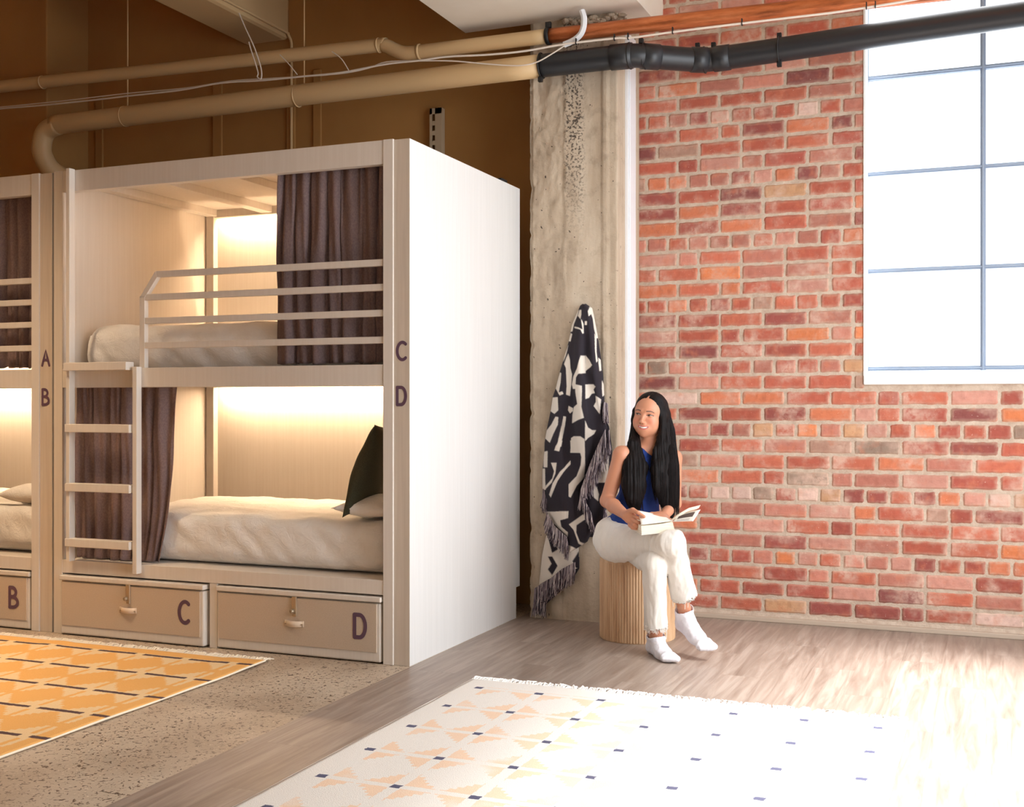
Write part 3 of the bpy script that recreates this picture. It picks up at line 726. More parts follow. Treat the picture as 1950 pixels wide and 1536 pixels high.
# slotted steel channel
sc_ = MB(); x0, x1 = -3.168, -3.085
sc_.box(x0, x0 + .003, 6.415, 6.457, 2.2, 3.012); sc_.box(x1 - .003, x1, 6.415, 6.457, 2.2, 3.012)
sc_.box(x0, x0 + .018, 6.412, 6.416, 2.2, 3.012); sc_.box(x1 - .046, x1, 6.412, 6.416, 2.2, 3.012)
z = 2.974
sc_.box(x0, x1, 6.412, 6.416, 2.975, 3.012)
while z > 2.25:
    sc_.box(x0 + .018, x1 - .046, 6.412, 6.416, z - .068, z - .040); z -= .0605
tag(obj('slotted_channel', sc_, M('dull_steel', srgb(188, 168, 140), .6), bevel=.001), 'slotted metal channel fixed upright on the tan wall', 'metal channel')
q = PX_ = Vector((-2.44, 5.93, 2.412)); tag(obj('cable_clip', MB().box(-2.475, -2.445, 5.84, 5.92, 2.411, 2.432), mblk2, bevel=.006), 'tiny black clip on top of the bunk end panel', 'clip')

# ================================================================ stool
mwd = M('oak_slats', rough=.5); n = mwd.noise(1.0, 5, .6, v=mwd.vec((30, 30, 3))); n2 = mwd.noise(3, 3)
mwd.col(mwd.ramp(n, [(.3, srgb(172, 130, 94)), (.5, srgb(202, 164, 126)), (.7, srgb(218, 184, 146))]))
SX, SY, SR, SH = -1.661, 5.770, .193, .412
st = empty('stool', (SX, SY, 0)); tag(st, 'round drum stool of fluted oak slats, under the seated person', 'stool')
m = MB(); NF = 84
def flute(u, v):
    a = u * 2 * PI; f = abs(math.sin(a * NF / 2)) ** .6; r = SR - .004 + .005 * f
    return (SX + r * math.cos(a), SY + r * math.sin(a), .004 + v * (SH - .022))
m.grid(flute, NF * 8, 3, closed_u=True); obj('fluted_side', m, mwd, st, smooth=True)
obj('seat_top', MB().tube([(SX, SY, SH - .020), (SX, SY, SH - .004), (SX, SY, SH)], [SR - .001, SR - .001, SR - .005], 72), mwd, st)
obj('base_ring', MB().tube([(SX, SY, 0), (SX, SY, .010)], SR - .003, 72), mwd, st)

# ================================================================ throw hanging on the column
def in_poly(px, py, poly):
    x, y = px, py; c = np.zeros(np.shape(x), bool); n = len(poly); j = n - 1
    for i in range(n):
        xi, yi = poly[i]; xj, yj = poly[j]
        if yi != yj:
            t = ((yi > y) != (yj > y)) & (x < (xj - xi) * (y - yi) / (yj - yi) + xi); c ^= t
        j = i
    return c
A = lambda P: [(1000 + a / 5.12, 560 + b / 5.12) for a, b in P]
B_ = lambda P: [(1000 + a / 4.39, 840 + b / 4.39) for a, b in P]
white_front = [A(p) for p in [
    [(530,150),(505,185),(465,260),(450,320),(440,370),(466,362),(482,290),(512,215)], [(535,155),(552,155),(550,200),(542,243),(518,212)],
    [(545,240),(568,290),(570,380),(555,385),(540,345),(485,330),(485,316),(520,322),(556,345)], [(583,262),(608,262),(606,300),(581,300)],
    [(628,120),(662,135),(684,230),(706,330),(716,425),(690,432),(668,340),(655,240),(640,195),(618,215),(610,165)],
    [(672,380),(692,430),(692,560),(703,650),(690,668),(678,560)], [(450,380),(436,425),(428,458),(447,462),(464,390)],
    [(428,488),(404,555),(386,600),(378,660),(402,600),(414,555)],
    [(425,578),(440,640),(445,720),(462,780),(456,850),(440,992),(398,978),(405,900),(402,800),(400,720),(384,682),(405,620)],
    [(540,598),(586,600),(590,700),(588,770),(520,775),(500,810),(492,922),(470,922),(460,880),(475,800),(510,720),(525,650)],
    [(590,595),(630,640),(657,690),(640,712),(590,748)], [(345,762),(326,820),(298,912),(330,968),(350,860),(357,770)],
    [(490,876),(552,893),(553,950),(550,1100),(572,1205),(520,1225),(462,1258),(465,1180),(480,1100),(512,1070),(495,960)],
    [(583,880),(672,878),(687,900),(670,930),(682,962),(650,970),(620,1010),(583,1022)], [(690,988),(738,1025),(727,1168),(700,1130),(668,1090),(690,1050)],
    [(745,838),(766,890),(770,980),(750,998),(744,920)], [(708,618),(732,640),(739,745),(720,750),(712,680)],
    [(272,1008),(322,1003),(327,1130),(290,1167),(252,1140),(265,1060)], [(325,962),(362,948),(372,972),(340,988)],
    [(300,1193),(327,1198),(322,1270),(280,1360),(245,1448),(196,1402),(213,1330),(260,1270)],
    [(370,1188),(398,1193),(388,1270),(352,1440),(332,1532),(293,1522),(320,1440),(350,1300)], [(425,1088),(472,1110),(472,1137),(440,1162),(418,1130)],
    [(583,1232),(610,1300),(650,1325),(692,1325),(670,1362),(610,1400),(581,1432)], [(453,1402),(480,1383),(540,1383),(577,1410),(582,1546),(443,1546)]]] + \
    [B_(p) for p in [[(380,-8),(495,-8),(500,200),(490,300),(430,370),(380,470),(363,462),(363,360),(430,290),(465,200),(470,130),(455,60),(385,92)],
    [(158,88),(192,80),(190,217),(158,217)], [(140,228),(170,228),(172,340),(176,405),(140,405)], [(265,180),(255,270),(225,345),(172,402),(178,370),(230,310),(245,250),(220,180)],
    [(382,160),(382,192),(322,252),(272,332),(218,468),(204,445),(233,350),(290,255)], [(285,-6),(308,-6),(300,42),(246,78),(258,40)],
    [(170,588),(362,583),(358,640),(296,658),(306,712),(358,757),(358,800),(250,690),(200,645)], [(365,693),(548,568),(550,622),(430,700),(428,760),(460,838),(502,853),(484,872),(448,852),(405,740)],
    [(350,860),(450,905),(420,960),(380,980)]]]
black_tail = [B_(p) for p in [[(185,770),(225,932),(274,902),(225,830)], [(192,962),(226,962),(272,1040),(242,1090),(225,1118),(192,1070),(220,1022)], [(290,880),(352,912),(362,940),(330,930)], [(395,1000),(455,910),(455,1080),(420,1050)]]]
white_back = [B_(p) for p in [[(655,150),(700,120),(690,347),(560,347),(600,260)], [(555,355),(600,380),(618,440),(612,500),(575,470)]]]
mth = M('throw_weave', rough=.95); mth.col(mth.attr()); mth.bump(mth.noise(420, 2), .35, .002)
BLK = srgb(44, 38, 46); WHT = srgb(230, 220, 208)
def interp(tab, y):
    ys = [t[0] for t in tab]; xs = [t[1] for t in tab]; return float(np.interp(y, ys, xs))
def sheet(lt, rt, ya, yb, Yf, polys, base, over, nu, nv, mb):
    U, V = np.meshgrid(np.linspace(0, 1, nu + 1), np.linspace(0, 1, nv + 1)); PYs = ya + (yb - ya) * V
    Lx = np.interp(PYs, [t[0] for t in lt], [t[1] for t in lt]); Rx = np.interp(PYs, [t[0] for t in rt], [t[1] for t in rt]); PXs = Lx + (Rx - Lx) * U
    mask = np.zeros(PXs.shape)
    for ox in (-.3, 0, .3):
        for oy in (-.3, 0, .3):
            mm = np.zeros(PXs.shape, bool)
            for p in polys: mm |= in_poly(PXs + ox * 1.4, PYs + oy * 1.4, p)
            mask += mm / 9
    o = len(mb.v)
    for j in range(nv + 1):
        for i in range(nu + 1):
            px, py = PXs[j, i], PYs[j, i]
            mb.v.append(tuple(PY(px, py, Yf(U[j, i], px, py)))); w_ = float(mask[j, i]); mb.c.append(tuple(base[q] * (1 - w_) + over[q] * w_ for q in range(3)))
    w = nu + 1
    for j in range(nv):
        for i in range(nu):
            a = o + j * w + i; mb.f.append((a, a + w, a + w + 1, a + 1))
Lf = [(579,1110),(582,1106),(600,1098),(619,1090),(650,1084),(681,1075),(708,1067),(740,1059),(757,1053),(785,1049),(818,1042),(843,1038),(860,1037.6),(895,1034),(931,1034),(949,1039),(974,1041),(987,1049),(1000,1057),(1012,1068),(1020,1078),(1050,1084)]
Rf = [(579,1115),(587,1127),(600,1130),(638,1137),(685,1144),(720,1148),(755,1150),(785,1150),(800,1153),(814,1156),(825,1152),(840,1141),(880,1124),(910,1110),(935,1104),(950,1110),(968,1122),(1010,1127),(1030,1118),(1045,1095),(1050,1086)]
def Yfront(u, px, py):
    t = min(1, max(0, (py - 578) / 120)); e = 4 * u * (1 - u)
    w_ = 12 + .19 * (py - 578) * .62; f = math.sin((px - 1100) / w_ * 3.0 * 1.6 + 1.2 * math.sin(py / 90)); f = math.copysign(abs(f) ** .7, f); f2 = math.sin(px / 9 + py / 50)
    return 6.058 - .012 - (.055 * t + .02) * e ** .6 - t * (.026 * f + .010 * f2) * e - .03 * (1 - t) * e
th = MB(); sheet(Lf, Rf, 579, 1050, Yfront, white_front, BLK, WHT, 130, 470, th)
thr = obj('throw', th, mth, smooth=True, solid=.006); tag(thr, 'black and white throw with grey fringes hanging on the concrete column', 'throw blanket')
tl = MB(); sheet([(985,1046),(1018,1041),(1056,1033),(1109,1027),(1115,1027)], [(985,1090),(1045,1102),(1081,1102),(1085,1088),(1100,1050),(1115,1030)], 985, 1114, lambda u, px, py: 6.045 + .008 * math.sin(px / 6), black_tail, WHT, BLK, 50, 100, tl)
obj('lower_fold', tl, mth, thr, smooth=True, solid=.005)
tb = MB(); sheet([(1060,1086),(1090,1060),(1130,1030),(1150,1036)], [(1060,1103),(1082,1103),(1100,1092),(1118,1075),(1150,1040)], 1060, 1150, lambda u, px, py: 6.055, [B_([(340,1160),(392,1150),(396,1180),(350,1220)])], BLK, WHT, 24, 60, tb)
obj('back_fold', tb, mth, thr, smooth=True, solid=.004)
tr_ = MB(); sheet([(790,1140),(840,1130),(900,1105),(960,1105),(1022,1120)], [(790,1150),(812,1160),(860,1166),(930,1160),(1000,1150),(1022,1142)], 790, 1022, lambda u, px, py: 6.05 + .006 * math.sin(px / 5), white_back, BLK, WHT, 40, 120, tr_)
obj('right_fold', tr_, mth, thr, smooth=True, solid=.005)
fr_ = MB(); r_ = random.Random(9)
FC = [srgb(66, 56, 68), srgb(150, 136, 144), srgb(222, 210, 210), srgb(96, 84, 94), srgb(190, 176, 180)]
def fringe(path, n, ln, Y, sx=0, rows=2):
    L = [0]
    for a, b in zip(path, path[1:]): L.append(L[-1] + math.dist(a, b))
    for i in range(n):
        t = L[-1] * (i + r_.random()) / n; px = float(np.interp(t, L, [p[0] for p in path])); py = float(np.interp(t, L, [p[1] for p in path]))
        l = ln * r_.uniform(.75, 1.15); dx = sx + r_.uniform(-4, 4); yy = Y + r_.uniform(-.012, .01)
        q = [PY(px, py, yy), PY(px + dx * .3 + r_.uniform(-1, 1), py + l * .5, yy - .006), PY(px + dx, py + l, yy + r_.uniform(-.008, .004))]
        fr_.tube(q, [.0016, .0018, .0012], 4, r_.choice(FC), cap=False)
fringe([(1150,765),(1157,768)], 70, 36, 6.015); fringe([(1153,817),(1141,842),(1124,882),(1106,932)], 420, 40, 5.995, -3)
fringe([(1160,818),(1150,850),(1125,900),(1108,925)], 200, 38, 6.02, 2)
fringe([(1106,932),(1115,955),(1125,975),(1128,985)], 220, 36, 5.99, 4); fringe([(1150,962),(1158,985),(1152,990)], 90, 30, 6.03)
fringe([(1034,930),(1042,938)], 70, 38, 6.03, -2); fringe([(1041,975),(1057,1002),(1079,1022),(1082,1035)], 380, 32, 6.00, -3)
fringe([(1028,1112),(1050,1100),(1070,1083),(1095,1070)], 420, 38, 6.025, -4); fringe([(1022,1138),(1040,1148)], 120, 26, 6.035, -2); fringe([(1018,1120),(1030,1112)], 80, 50, 6.03, -3)
fo = obj('fringe', fr_, None, thr); fo['kind'] = 'stuff'
mfy = M('fringe_yarn', rough=.95); mfy.col(mfy.attr()); fo.data.materials.append(mfy.m)
# ================================================================ the woman: implicit surfaces meshed with surface nets
class Field:
    def __init__(s, xs, ys, zs):
        s.xs, s.ys, s.zs = [np.asarray(a, dtype=np.float32) for a in (xs, ys, zs)]
        s.f = np.full((len(xs), len(ys), len(zs)), .12, np.float32)
    def win(s, lo, hi):
        sl = []
        for ax, a, b in zip((s.xs, s.ys, s.zs), lo, hi):
            i0 = int(np.searchsorted(ax, a)); i1 = int(np.searchsorted(ax, b)); sl.append(slice(max(0, i0 - 1), min(len(ax), i1 + 1)))
        return tuple(sl)
    def grid(s, w): return s.xs[w[0]][:, None, None], s.ys[w[1]][None, :, None], s.zs[w[2]][None, None, :]
    def put(s, w, d, k, mode='u'):
        a = s.f[w]
        if mode == 'u': h = np.clip(.5 + .5 * (a - d) / k, 0, 1); s.f[w] = a + (d - a) * h - k * h * (1 - h)
        elif mode == 's': d = -d; h = np.clip(.5 - .5 * (a - d) / k, 0, 1); s.f[w] = a + (d - a) * h + k * h * (1 - h)
    def cone(s, p0, p1, r0, r1, k=.012, mode='u', flat=None, ff=1.0):
        p0 = np.array(p0, float); p1 = np.array(p1, float); m = max(r0, r1) * max(1, 1 / ff) + k + .015
        w = s.win(np.minimum(p0, p1) - m, np.maximum(p0, p1) + m); X, Y, Z = s.grid(w)
        v = p1 - p0; L2 = v @ v + 1e-12
        t = np.clip(((X - p0[0]) * v[0] + (Y - p0[1]) * v[1] + (Z - p0[2]) * v[2]) / L2, 0, 1)
        dx = X - p0[0] - t * v[0]; dy = Y - p0[1] - t * v[1]; dz = Z - p0[2] - t * v[2]
        if flat is not None:                       # squash along axis `flat`
            n = np.array(flat, float); n /= np.linalg.norm(n); q = dx * n[0] + dy * n[1] + dz * n[2]; g = 1 / ff - 1
            dx = dx + n[0] * q * g; dy = dy + n[1] * q * g; dz = dz + n[2] * q * g
            d = (np.sqrt(dx * dx + dy * dy + dz * dz) - (r0 + (r1 - r0) * t)) * (ff if ff < 1 else 1)
        else: d = np.sqrt(dx * dx + dy * dy + dz * dz) - (r0 + (r1 - r0) * t)
        s.put(w, d, k, mode); return s
    def chain(s, pts, rs, k=.012, **kw):
        for i in range(len(pts) - 1): s.cone(pts[i], pts[i + 1], rs[i], rs[i + 1], k, **kw)
        return s
    def ell(s, c, r, R=None, k=.012, mode='u'):
        c = np.array(c, float); r = np.array(r, float); m = r.max() + k + .012; w = s.win(c - m, c + m); X, Y, Z = s.grid(w)
        dx, dy, dz = X - c[0], Y - c[1], Z - c[2]
        if R is not None:
            R = np.array(R, float)               # columns = local axes in world
            q = [dx * R[0, i] + dy * R[1, i] + dz * R[2, i] for i in range(3)]
        else: q = [dx, dy, dz]
        k0 = np.sqrt((q[0] / r[0]) ** 2 + (q[1] / r[1]) ** 2 + (q[2] / r[2]) ** 2); k1 = np.sqrt((q[0] / r[0] ** 2) ** 2 + (q[1] / r[1] ** 2) ** 2 + (q[2] / r[2] ** 2) ** 2) + 1e-9
        s.put(w, k0 * (k0 - 1) / k1, k, mode); return s
    def half(s, p, n, k=.004):                      # cut away the side n points to
        p = np.array(p, float); n = np.array(n, float); n /= np.linalg.norm(n); X, Y, Z = s.grid((slice(None),) * 3)
        d = (X - p[0]) * n[0] + (Y - p[1]) * n[1] + (Z - p[2]) * n[2]
        h = np.clip(.5 - .5 * (s.f - d) / k, 0, 1); s.f = s.f + (d - s.f) * h + k * h * (1 - h); return s
    def mesh(s):
        f = s.f; ins = f < 0
        c = [ins[i:f.shape[0] - 1 + i, j:f.shape[1] - 1 + j, k:f.shape[2] - 1 + k] for i in (0, 1) for j in (0, 1) for k in (0, 1)]
        allv = c[0].copy(); anyv = c[0].copy()
        for q in c[1:]: allv &= q; anyv |= q
        act = anyv & ~allv; I, J, K = np.nonzero(act); idx = np.full(act.shape, -1, np.int64); idx[I, J, K] = np.arange(len(I))
        acc = np.zeros((len(I), 3)); cnt = np.zeros(len(I))
        cor = [(i, j, k) for i in (0, 1) for j in (0, 1) for k in (0, 1)]
        for a in cor:
            for ax in range(3):
                if a[ax]: continue
                b = list(a); b[ax] = 1
                fa = f[I + a[0], J + a[1], K + a[2]]; fb = f[I + b[0], J + b[1], K + b[2]]; m = (fa < 0) != (fb < 0)
                t = np.where(m, fa / (fa - fb + 1e-12), 0)
                pa = np.stack([s.xs[I + a[0]], s.ys[J + a[1]], s.zs[K + a[2]]], 1); pb = np.stack([s.xs[I + b[0]], s.ys[J + b[1]], s.zs[K + b[2]]], 1)
                acc += np.where(m[:, None], pa + (pb - pa) * t[:, None], 0); cnt += m
        V = acc / cnt[:, None]; Q = []
        for ax in range(3):
            o1, o2 = [(1, 2), (2, 0), (0, 1)][ax]
            lo = [slice(None)] * 3; hi = [slice(None)] * 3; lo[ax] = slice(0, -1); hi[ax] = slice(1, None)
            for q in (o1, o2): lo[q] = slice(1, -1); hi[q] = slice(1, -1)
            A_, B2 = ins[tuple(lo)], ins[tuple(hi)]; P = np.argwhere(A_ != B2)
            if not len(P): continue
            s0 = A_[P[:, 0], P[:, 1], P[:, 2]]; base = P.copy(); base[:, o1] += 1; base[:, o2] += 1
            def cell(d1, d2):
                q = base.copy(); q[:, o1] -= d1; q[:, o2] -= d2; return idx[q[:, 0], q[:, 1], q[:, 2]]
            q = np.stack([cell(1, 1), cell(0, 1), cell(0, 0), cell(1, 0)], 1)
            q = np.where(s0[:, None], q, q[:, ::-1]); q = q[(q >= 0).all(1)]; Q.append(q)
        return V, np.concatenate(Q)
def ax_(lo, hi, fine, h, H):
    """axis samples: step h inside the `fine` intervals, H elsewhere"""
    out = [lo]
    while out[-1] < hi:
        x = out[-1]; st_ = H
        for a, b in fine:
            if a - H * .9 <= x <= b: st_ = h
        out.append(x + st_)
    return out
def sdf_obj(name, fld, mat, parent, colfn_=None, smooth_it=2, post=None):
    V, Q = fld.mesh(); 
    # light Laplacian smoothing
    n = len(V); e = np.concatenate([Q[:, [0, 1]], Q[:, [1, 2]], Q[:, [2, 3]], Q[:, [3, 0]]]); e = np.concatenate([e, e[:, ::-1]])
    deg = np.bincount(e[:, 0], minlength=n).astype(float); deg[deg == 0] = 1
    for _ in range(smooth_it):
        S = np.stack([np.bincount(e[:, 0], weights=V[e[:, 1], i], minlength=n) for i in range(3)], 1) / deg[:, None]; V = V + (S - V) * .5
    if post is not None: V = post(V, Q)
    me = bpy.data.meshes.new(name); base = np.array(wloc(parent) if parent is not None else (0, 0, 0)); me.from_pydata((V - base).tolist(), [], Q.tolist())
    if colfn_ is not None:
        c = colfn_(V).astype(np.float32); at = me.color_attributes.new('Col', 'FLOAT_COLOR', 'POINT'); at.data.foreach_set('color', np.hstack([c, np.ones((len(c), 1), np.float32)]).ravel())
    me.polygons.foreach_set('use_smooth', [True] * len(me.polygons)); me.update(); me.materials.append(mat.m)
    o = bpy.data.objects.new(name, me); COL.objects.link(o); o.parent = parent; return o
def N_(V): return np.array([noise.noise(Vector(v)) for v in V])

v3 = lambda p: np.array(p, float)
NR, NU, NF_ = v3(RT), v3(UP), v3(FW)
# joints, from the photo (pixel x, pixel y, distance)
J = dict(pelvis=(1190, 1026, 5.87), waist=(1212, 968, 5.82), chest=(1224, 905, 5.80), neckb=(1240, 852, 5.81), necku=(1238, 822, 5.79),
         shR=(1184, 866, 5.72), shL=(1282, 872, 5.88), elR=(1156, 953, 5.74), wrR=(1193, 982, 5.50), elL=(1284, 958, 5.80), wrL=(1262, 984, 5.56),
         hipR=(1172, 1034, 5.80), knR=(1279, 1034, 5.38), anR=(1303, 1160, 5.56), hipL=(1212, 1050, 5.86), knL=(1247, 1072, 5.42), anL=(1249, 1210, 5.53))
J = {k: v3(PD(*p)) for k, p in J.items()}
woman = empty('person', PD(1200, 1060, 5.85)); woman.location.z = .412
tag(woman, 'person in blue sleeveless top and cream jeans, sitting on the stool holding a book', 'person')
# ---- head frame
def head_frame():
    ya, ro, pi_ = math.radians(26), math.radians(8), math.radians(2)
    fwd = -NR * math.sin(ya) - NF_ * math.cos(ya); side = NR * math.cos(ya) - NF_ * math.sin(ya)     # her left = image right
    up = NU.copy(); fwd = fwd * math.cos(pi_) - up * math.sin(pi_)
    up = np.cross(side, fwd); 
    if up[2] < 0: up = -up
    v = -NF_                                                     # roll about the view axis: crown towards image right
    def rot(a, ang): return a * math.cos(ang) + np.cross(v, a) * math.sin(ang) + v * (v @ a) * (1 - math.cos(ang))
    t = rot(up, ro); sg = 1 if t @ NR > 0 else -1
    return rot(side, ro * sg), rot(fwd, ro * sg), rot(up, ro * sg)
HS, HFd, HU = head_frame(); HRm = np.stack([HS, HFd, HU], 1)
HC_ = v3(PD(1236, 790, 5.80)); KS = .97
def H(x, y, z): return HC_ + (HS * x + HFd * y + HU * z) * KS
def HL(V): return (V - HC_) @ HRm / KS
def face(F):
    e = lambda c, r, k=.015, mode='u', R=HRm: F.ell(H(*c), np.array(r) * KS, R, k, mode)
    e((0, -.022, .032), (.0745, .093, .082), .01); e((0, .022, .012), (.066, .066, .075), .02)
    e((0, .026, -.045), (.051, .052, .062), .025); e((0, .060, -.094), (.018, .019, .017), .03)
    for s_ in (-1, 1):
        e((s_ * .038, .046, -.034), (.024, .026, .024), .02); e((s_ * .045, .004, -.056), (.013, .034, .022), .03)
        e((s_ * .0315, .089, .001), (.017, .012, .010), .012, 's')
        F.cone(H(s_ * .012, .084, .018), H(s_ * .046, .068, .020), .006 * KS, .005 * KS, .014)
        e((s_ * .0315, .0695, -.000), (.0135, .0125, .0125), .003)
        e((s_ * .0095, .089, -.039), (.0072, .009, .0062), .006); e((s_ * .0065, .0945, -.046), (.0028, .005, .0025), .003, 's')
        e((s_ * .031, .040, -.062), (.018, .022, .028), .03); e((s_ * .070, -.008, -.008), (.008, .016, .028), .008)
    F.cone(H(0, .083, .006), H(0, .100, -.034), .0068 * KS, .0082 * KS, .012); e((0, .100, -.036), (.0095, .0085, .0080), .008)
    # mouth: smile
    e((0, .070, -.066), (.030, .020, .022), .02)
    for i in range(10):
        a0, a1 = -1 + i * .2, -1 + (i + 1) * .2; q = lambda a, z, y: H(a * .029 + .005, y - .018 * a * a, z + .008 * a * a)
        F.cone(q(a0, -.0585, .0895), q(a1, -.0585, .0895), .0028 * KS, .0028 * KS, .003)
        F.cone(q(a0, -.0735, .0865), q(a1, -.0735, .0865), .0036 * KS, .0036 * KS, .004)
        if 0 < i < 9: F.cone(H(a0 * .028 + .005, .0905 - .018 * a0 * a0, -.0655 + .0085 * a0 * a0), H(a1 * .028 + .005, .0905 - .018 * a1 * a1, -.0655 + .0085 * a1 * a1), .0030 * KS, .0030 * KS, .002, 's')
SK = np.array(srgb(200, 139, 109)); SKD = np.array(srgb(196, 128, 98)); LIP = np.array(srgb(196, 108, 98)); TEE = np.array(srgb(250, 244, 236)); BRO = np.array(srgb(36, 22, 18)); EYW = np.array(srgb(180, 166, 160)); IRI = np.array(srgb(40, 24, 18)); MOU = np.array(srgb(90, 34, 34))
def sm(d, w): return np.clip(.5 - d / w, 0, 1)[:, None]
def skin_col(V):
    q = HL(V); c = np.tile(SK, (len(V), 1)); x, y, z = q[:, 0], q[:, 1], q[:, 2]; fr = (y > .035) & (z > -.12) & (z < .1) & (np.abs(x) < .08)
    def mixm(m, col):
        nonlocal c; m = np.where(fr[:, None], m, 0); c = c * (1 - m) + col * m
    # arms a bit deeper
    d = np.sqrt((np.abs(x) - .038) ** 2 + (z + .032) ** 2); mixm(sm(d - .014, .02) * .40, np.array(srgb(226, 128, 106)))
    a = np.clip((x - .005) / .029, -1.3, 1.3)
    zt = -.0575 + .008 * a * a; zb = -.0745 + .008 * a * a
    mixm(sm(np.abs(a) - 1.0, .12) * sm(np.abs(z - (zt + zb) / 2) - .0095 * np.sqrt(np.clip(1.05 - a * a, 0, 1)) - .001, .003), LIP)
    mid = (zt + zb) / 2 + .001; mixm(sm(np.abs(a - .12) - .70, .08) * sm(np.abs(z - mid) - .0036 * np.sqrt(np.clip(1 - (a / .95) ** 2, 0, 1)), .002), TEE)
    mixm(sm(np.abs(a) - .88, .08) * sm(np.abs(z - (mid - .0042 * np.sqrt(np.clip(1 - (a / .95) ** 2, 0, 1)))) - .0008, .002), MOU)
    for s_ in (-1, 1):
        ex = (x - s_ * .0315) ; u = ex * s_ / .0155                      # u>0 outer corner
        ztop = .0040 * (1 - np.clip(np.abs(u), 0, 1) ** 2) + .0012 * u; zbt = -.0030 * (1 - np.clip(np.abs(u), 0, 1) ** 2) + .0012 * u
        opn = (np.abs(u) < 1)
        mixm((sm(np.maximum(z - ztop, zbt - z), .0015) * opn[:, None]), EYW)
        gaze = -.0045; di = np.sqrt((ex - gaze) ** 2 + (z - .0008) ** 2); mixm(sm(di - .0060, .0012) * sm(np.maximum(z - ztop, zbt - z), .0015) * opn[:, None], IRI)
        mixm(sm(np.abs(z - ztop) - .0019, .0014) * (np.abs(u) < 1.12)[:, None], BRO * .7)
        mixm(sm(np.abs(z - zbt) - .0004, .0016) * opn[:, None] * .5, BRO)
        bz = .0185 + .0030 * np.sin(np.clip((u + 1) / 2.3, 0, 1) * PI) - .0018 * np.clip(u, 0, 2) ** 2; mixm(sm(np.abs(z - bz) - .0026 + .0006 * np.clip(u, 0, 2), .0018) * sm(np.abs(u - .1) - 1.2, .25) * .95, BRO)
        ny = np.sqrt(((x - s_ * .0065) / .9) ** 2 + (z + .0455) ** 2); mixm(sm(ny - .0026, .002) * (y > .085)[:, None] * .7, BRO)
    # neck and body a little warmer
    return c
hx, hy, hz_ = HC_
hand_c = v3(PD(1207, 990, 5.47)); hand_l = v3(PD(1256, 990, 5.50))
bx = ax_(J['elR'][0] - .10, J['elL'][0] + .26, [(hx - .12, hx + .12), (hand_c[0] - .07, hand_l[0] + .07)], .0024, .006)
by = ax_(J['knL'][1] - .22, 6.03, [(hy - .125, hy + .12), (hand_c[1] - .08, hand_c[1] + .09)], .0024, .006)
bz_ = ax_(-.01, HC_[2] + .14, [(HC_[2] - .13, HC_[2] + .125), (hand_c[2] - .06, hand_c[2] + .06)], .0024, .006)
S = Field(bx, by, bz_)
S.cone(H(0, -.022, -.05), J['neckb'], .052, .050, .02); S.cone(J['neckb'] + NF_ * .012, J['chest'] + NF_ * .012, .05, .07, .04)
S.cone(J['shR'], J['neckb'] - NU * .018, .040, .040, .04); S.cone(J['shL'], J['neckb'] - NU * .018, .040, .040, .04)
sd = J['shL'] - J['shR']; sd /= np.linalg.norm(sd); tf = np.cross(sd, NU); tf /= np.linalg.norm(tf)   # torso facing axis
TR = np.stack([sd, tf, np.cross(sd, tf)], 1)
S.ell(J['chest'], (.120, .078, .125), TR, .04); S.ell(J['waist'], (.105, .075, .11), TR, .04); S.ell(J['pelvis'], (.13, .09, .09), TR, .04)
S.cone(J['shR'], J['elR'], .043, .034, .02); S.cone(J['elR'], J['elR'] + (J['wrR'] - J['elR']) * .35, .034, .034, .012); S.cone(J['elR'] + (J['wrR'] - J['elR']) * .35, J['wrR'], .034, .022, .012)
S.cone(J['shL'], J['elL'], .043, .034, .02); S.cone(J['elL'], J['wrL'], .034, .023, .012)
for s_, (h_, k_, a_) in enumerate((('hipR', 'knR', 'anR'), ('hipL', 'knL', 'anL'))):
    S.cone(J[h_], J[k_], .060, .038, .02); S.cone(J[k_], J[k_] + (J[a_] - J[k_]) * .35, .036, .038, .015); S.cone(J[k_] + (J[a_] - J[k_]) * .35, J[a_], .038, .031, .015)
face(S)
# feet (inside the socks)
toeR = v3(PD(1352, 1236, 5.40)); heelR = v3(PD(1300, 1187, 5.575)); toeL = v3(PD(1281, 1252, 5.345)); heelL = v3(PD(1244, 1232, 5.58))
heelL[2] = .030; toeL[2] = .019
S.cone(J['anR'], heelR, .030, .020, .01); S.cone(heelR, heelR + (toeR - heelR) * .75, .018, .014, .015); S.cone(J['anL'], heelL, .030, .020, .01); S.cone(heelL, heelL + (toeL - heelL) * .75, .018, .012, .015)
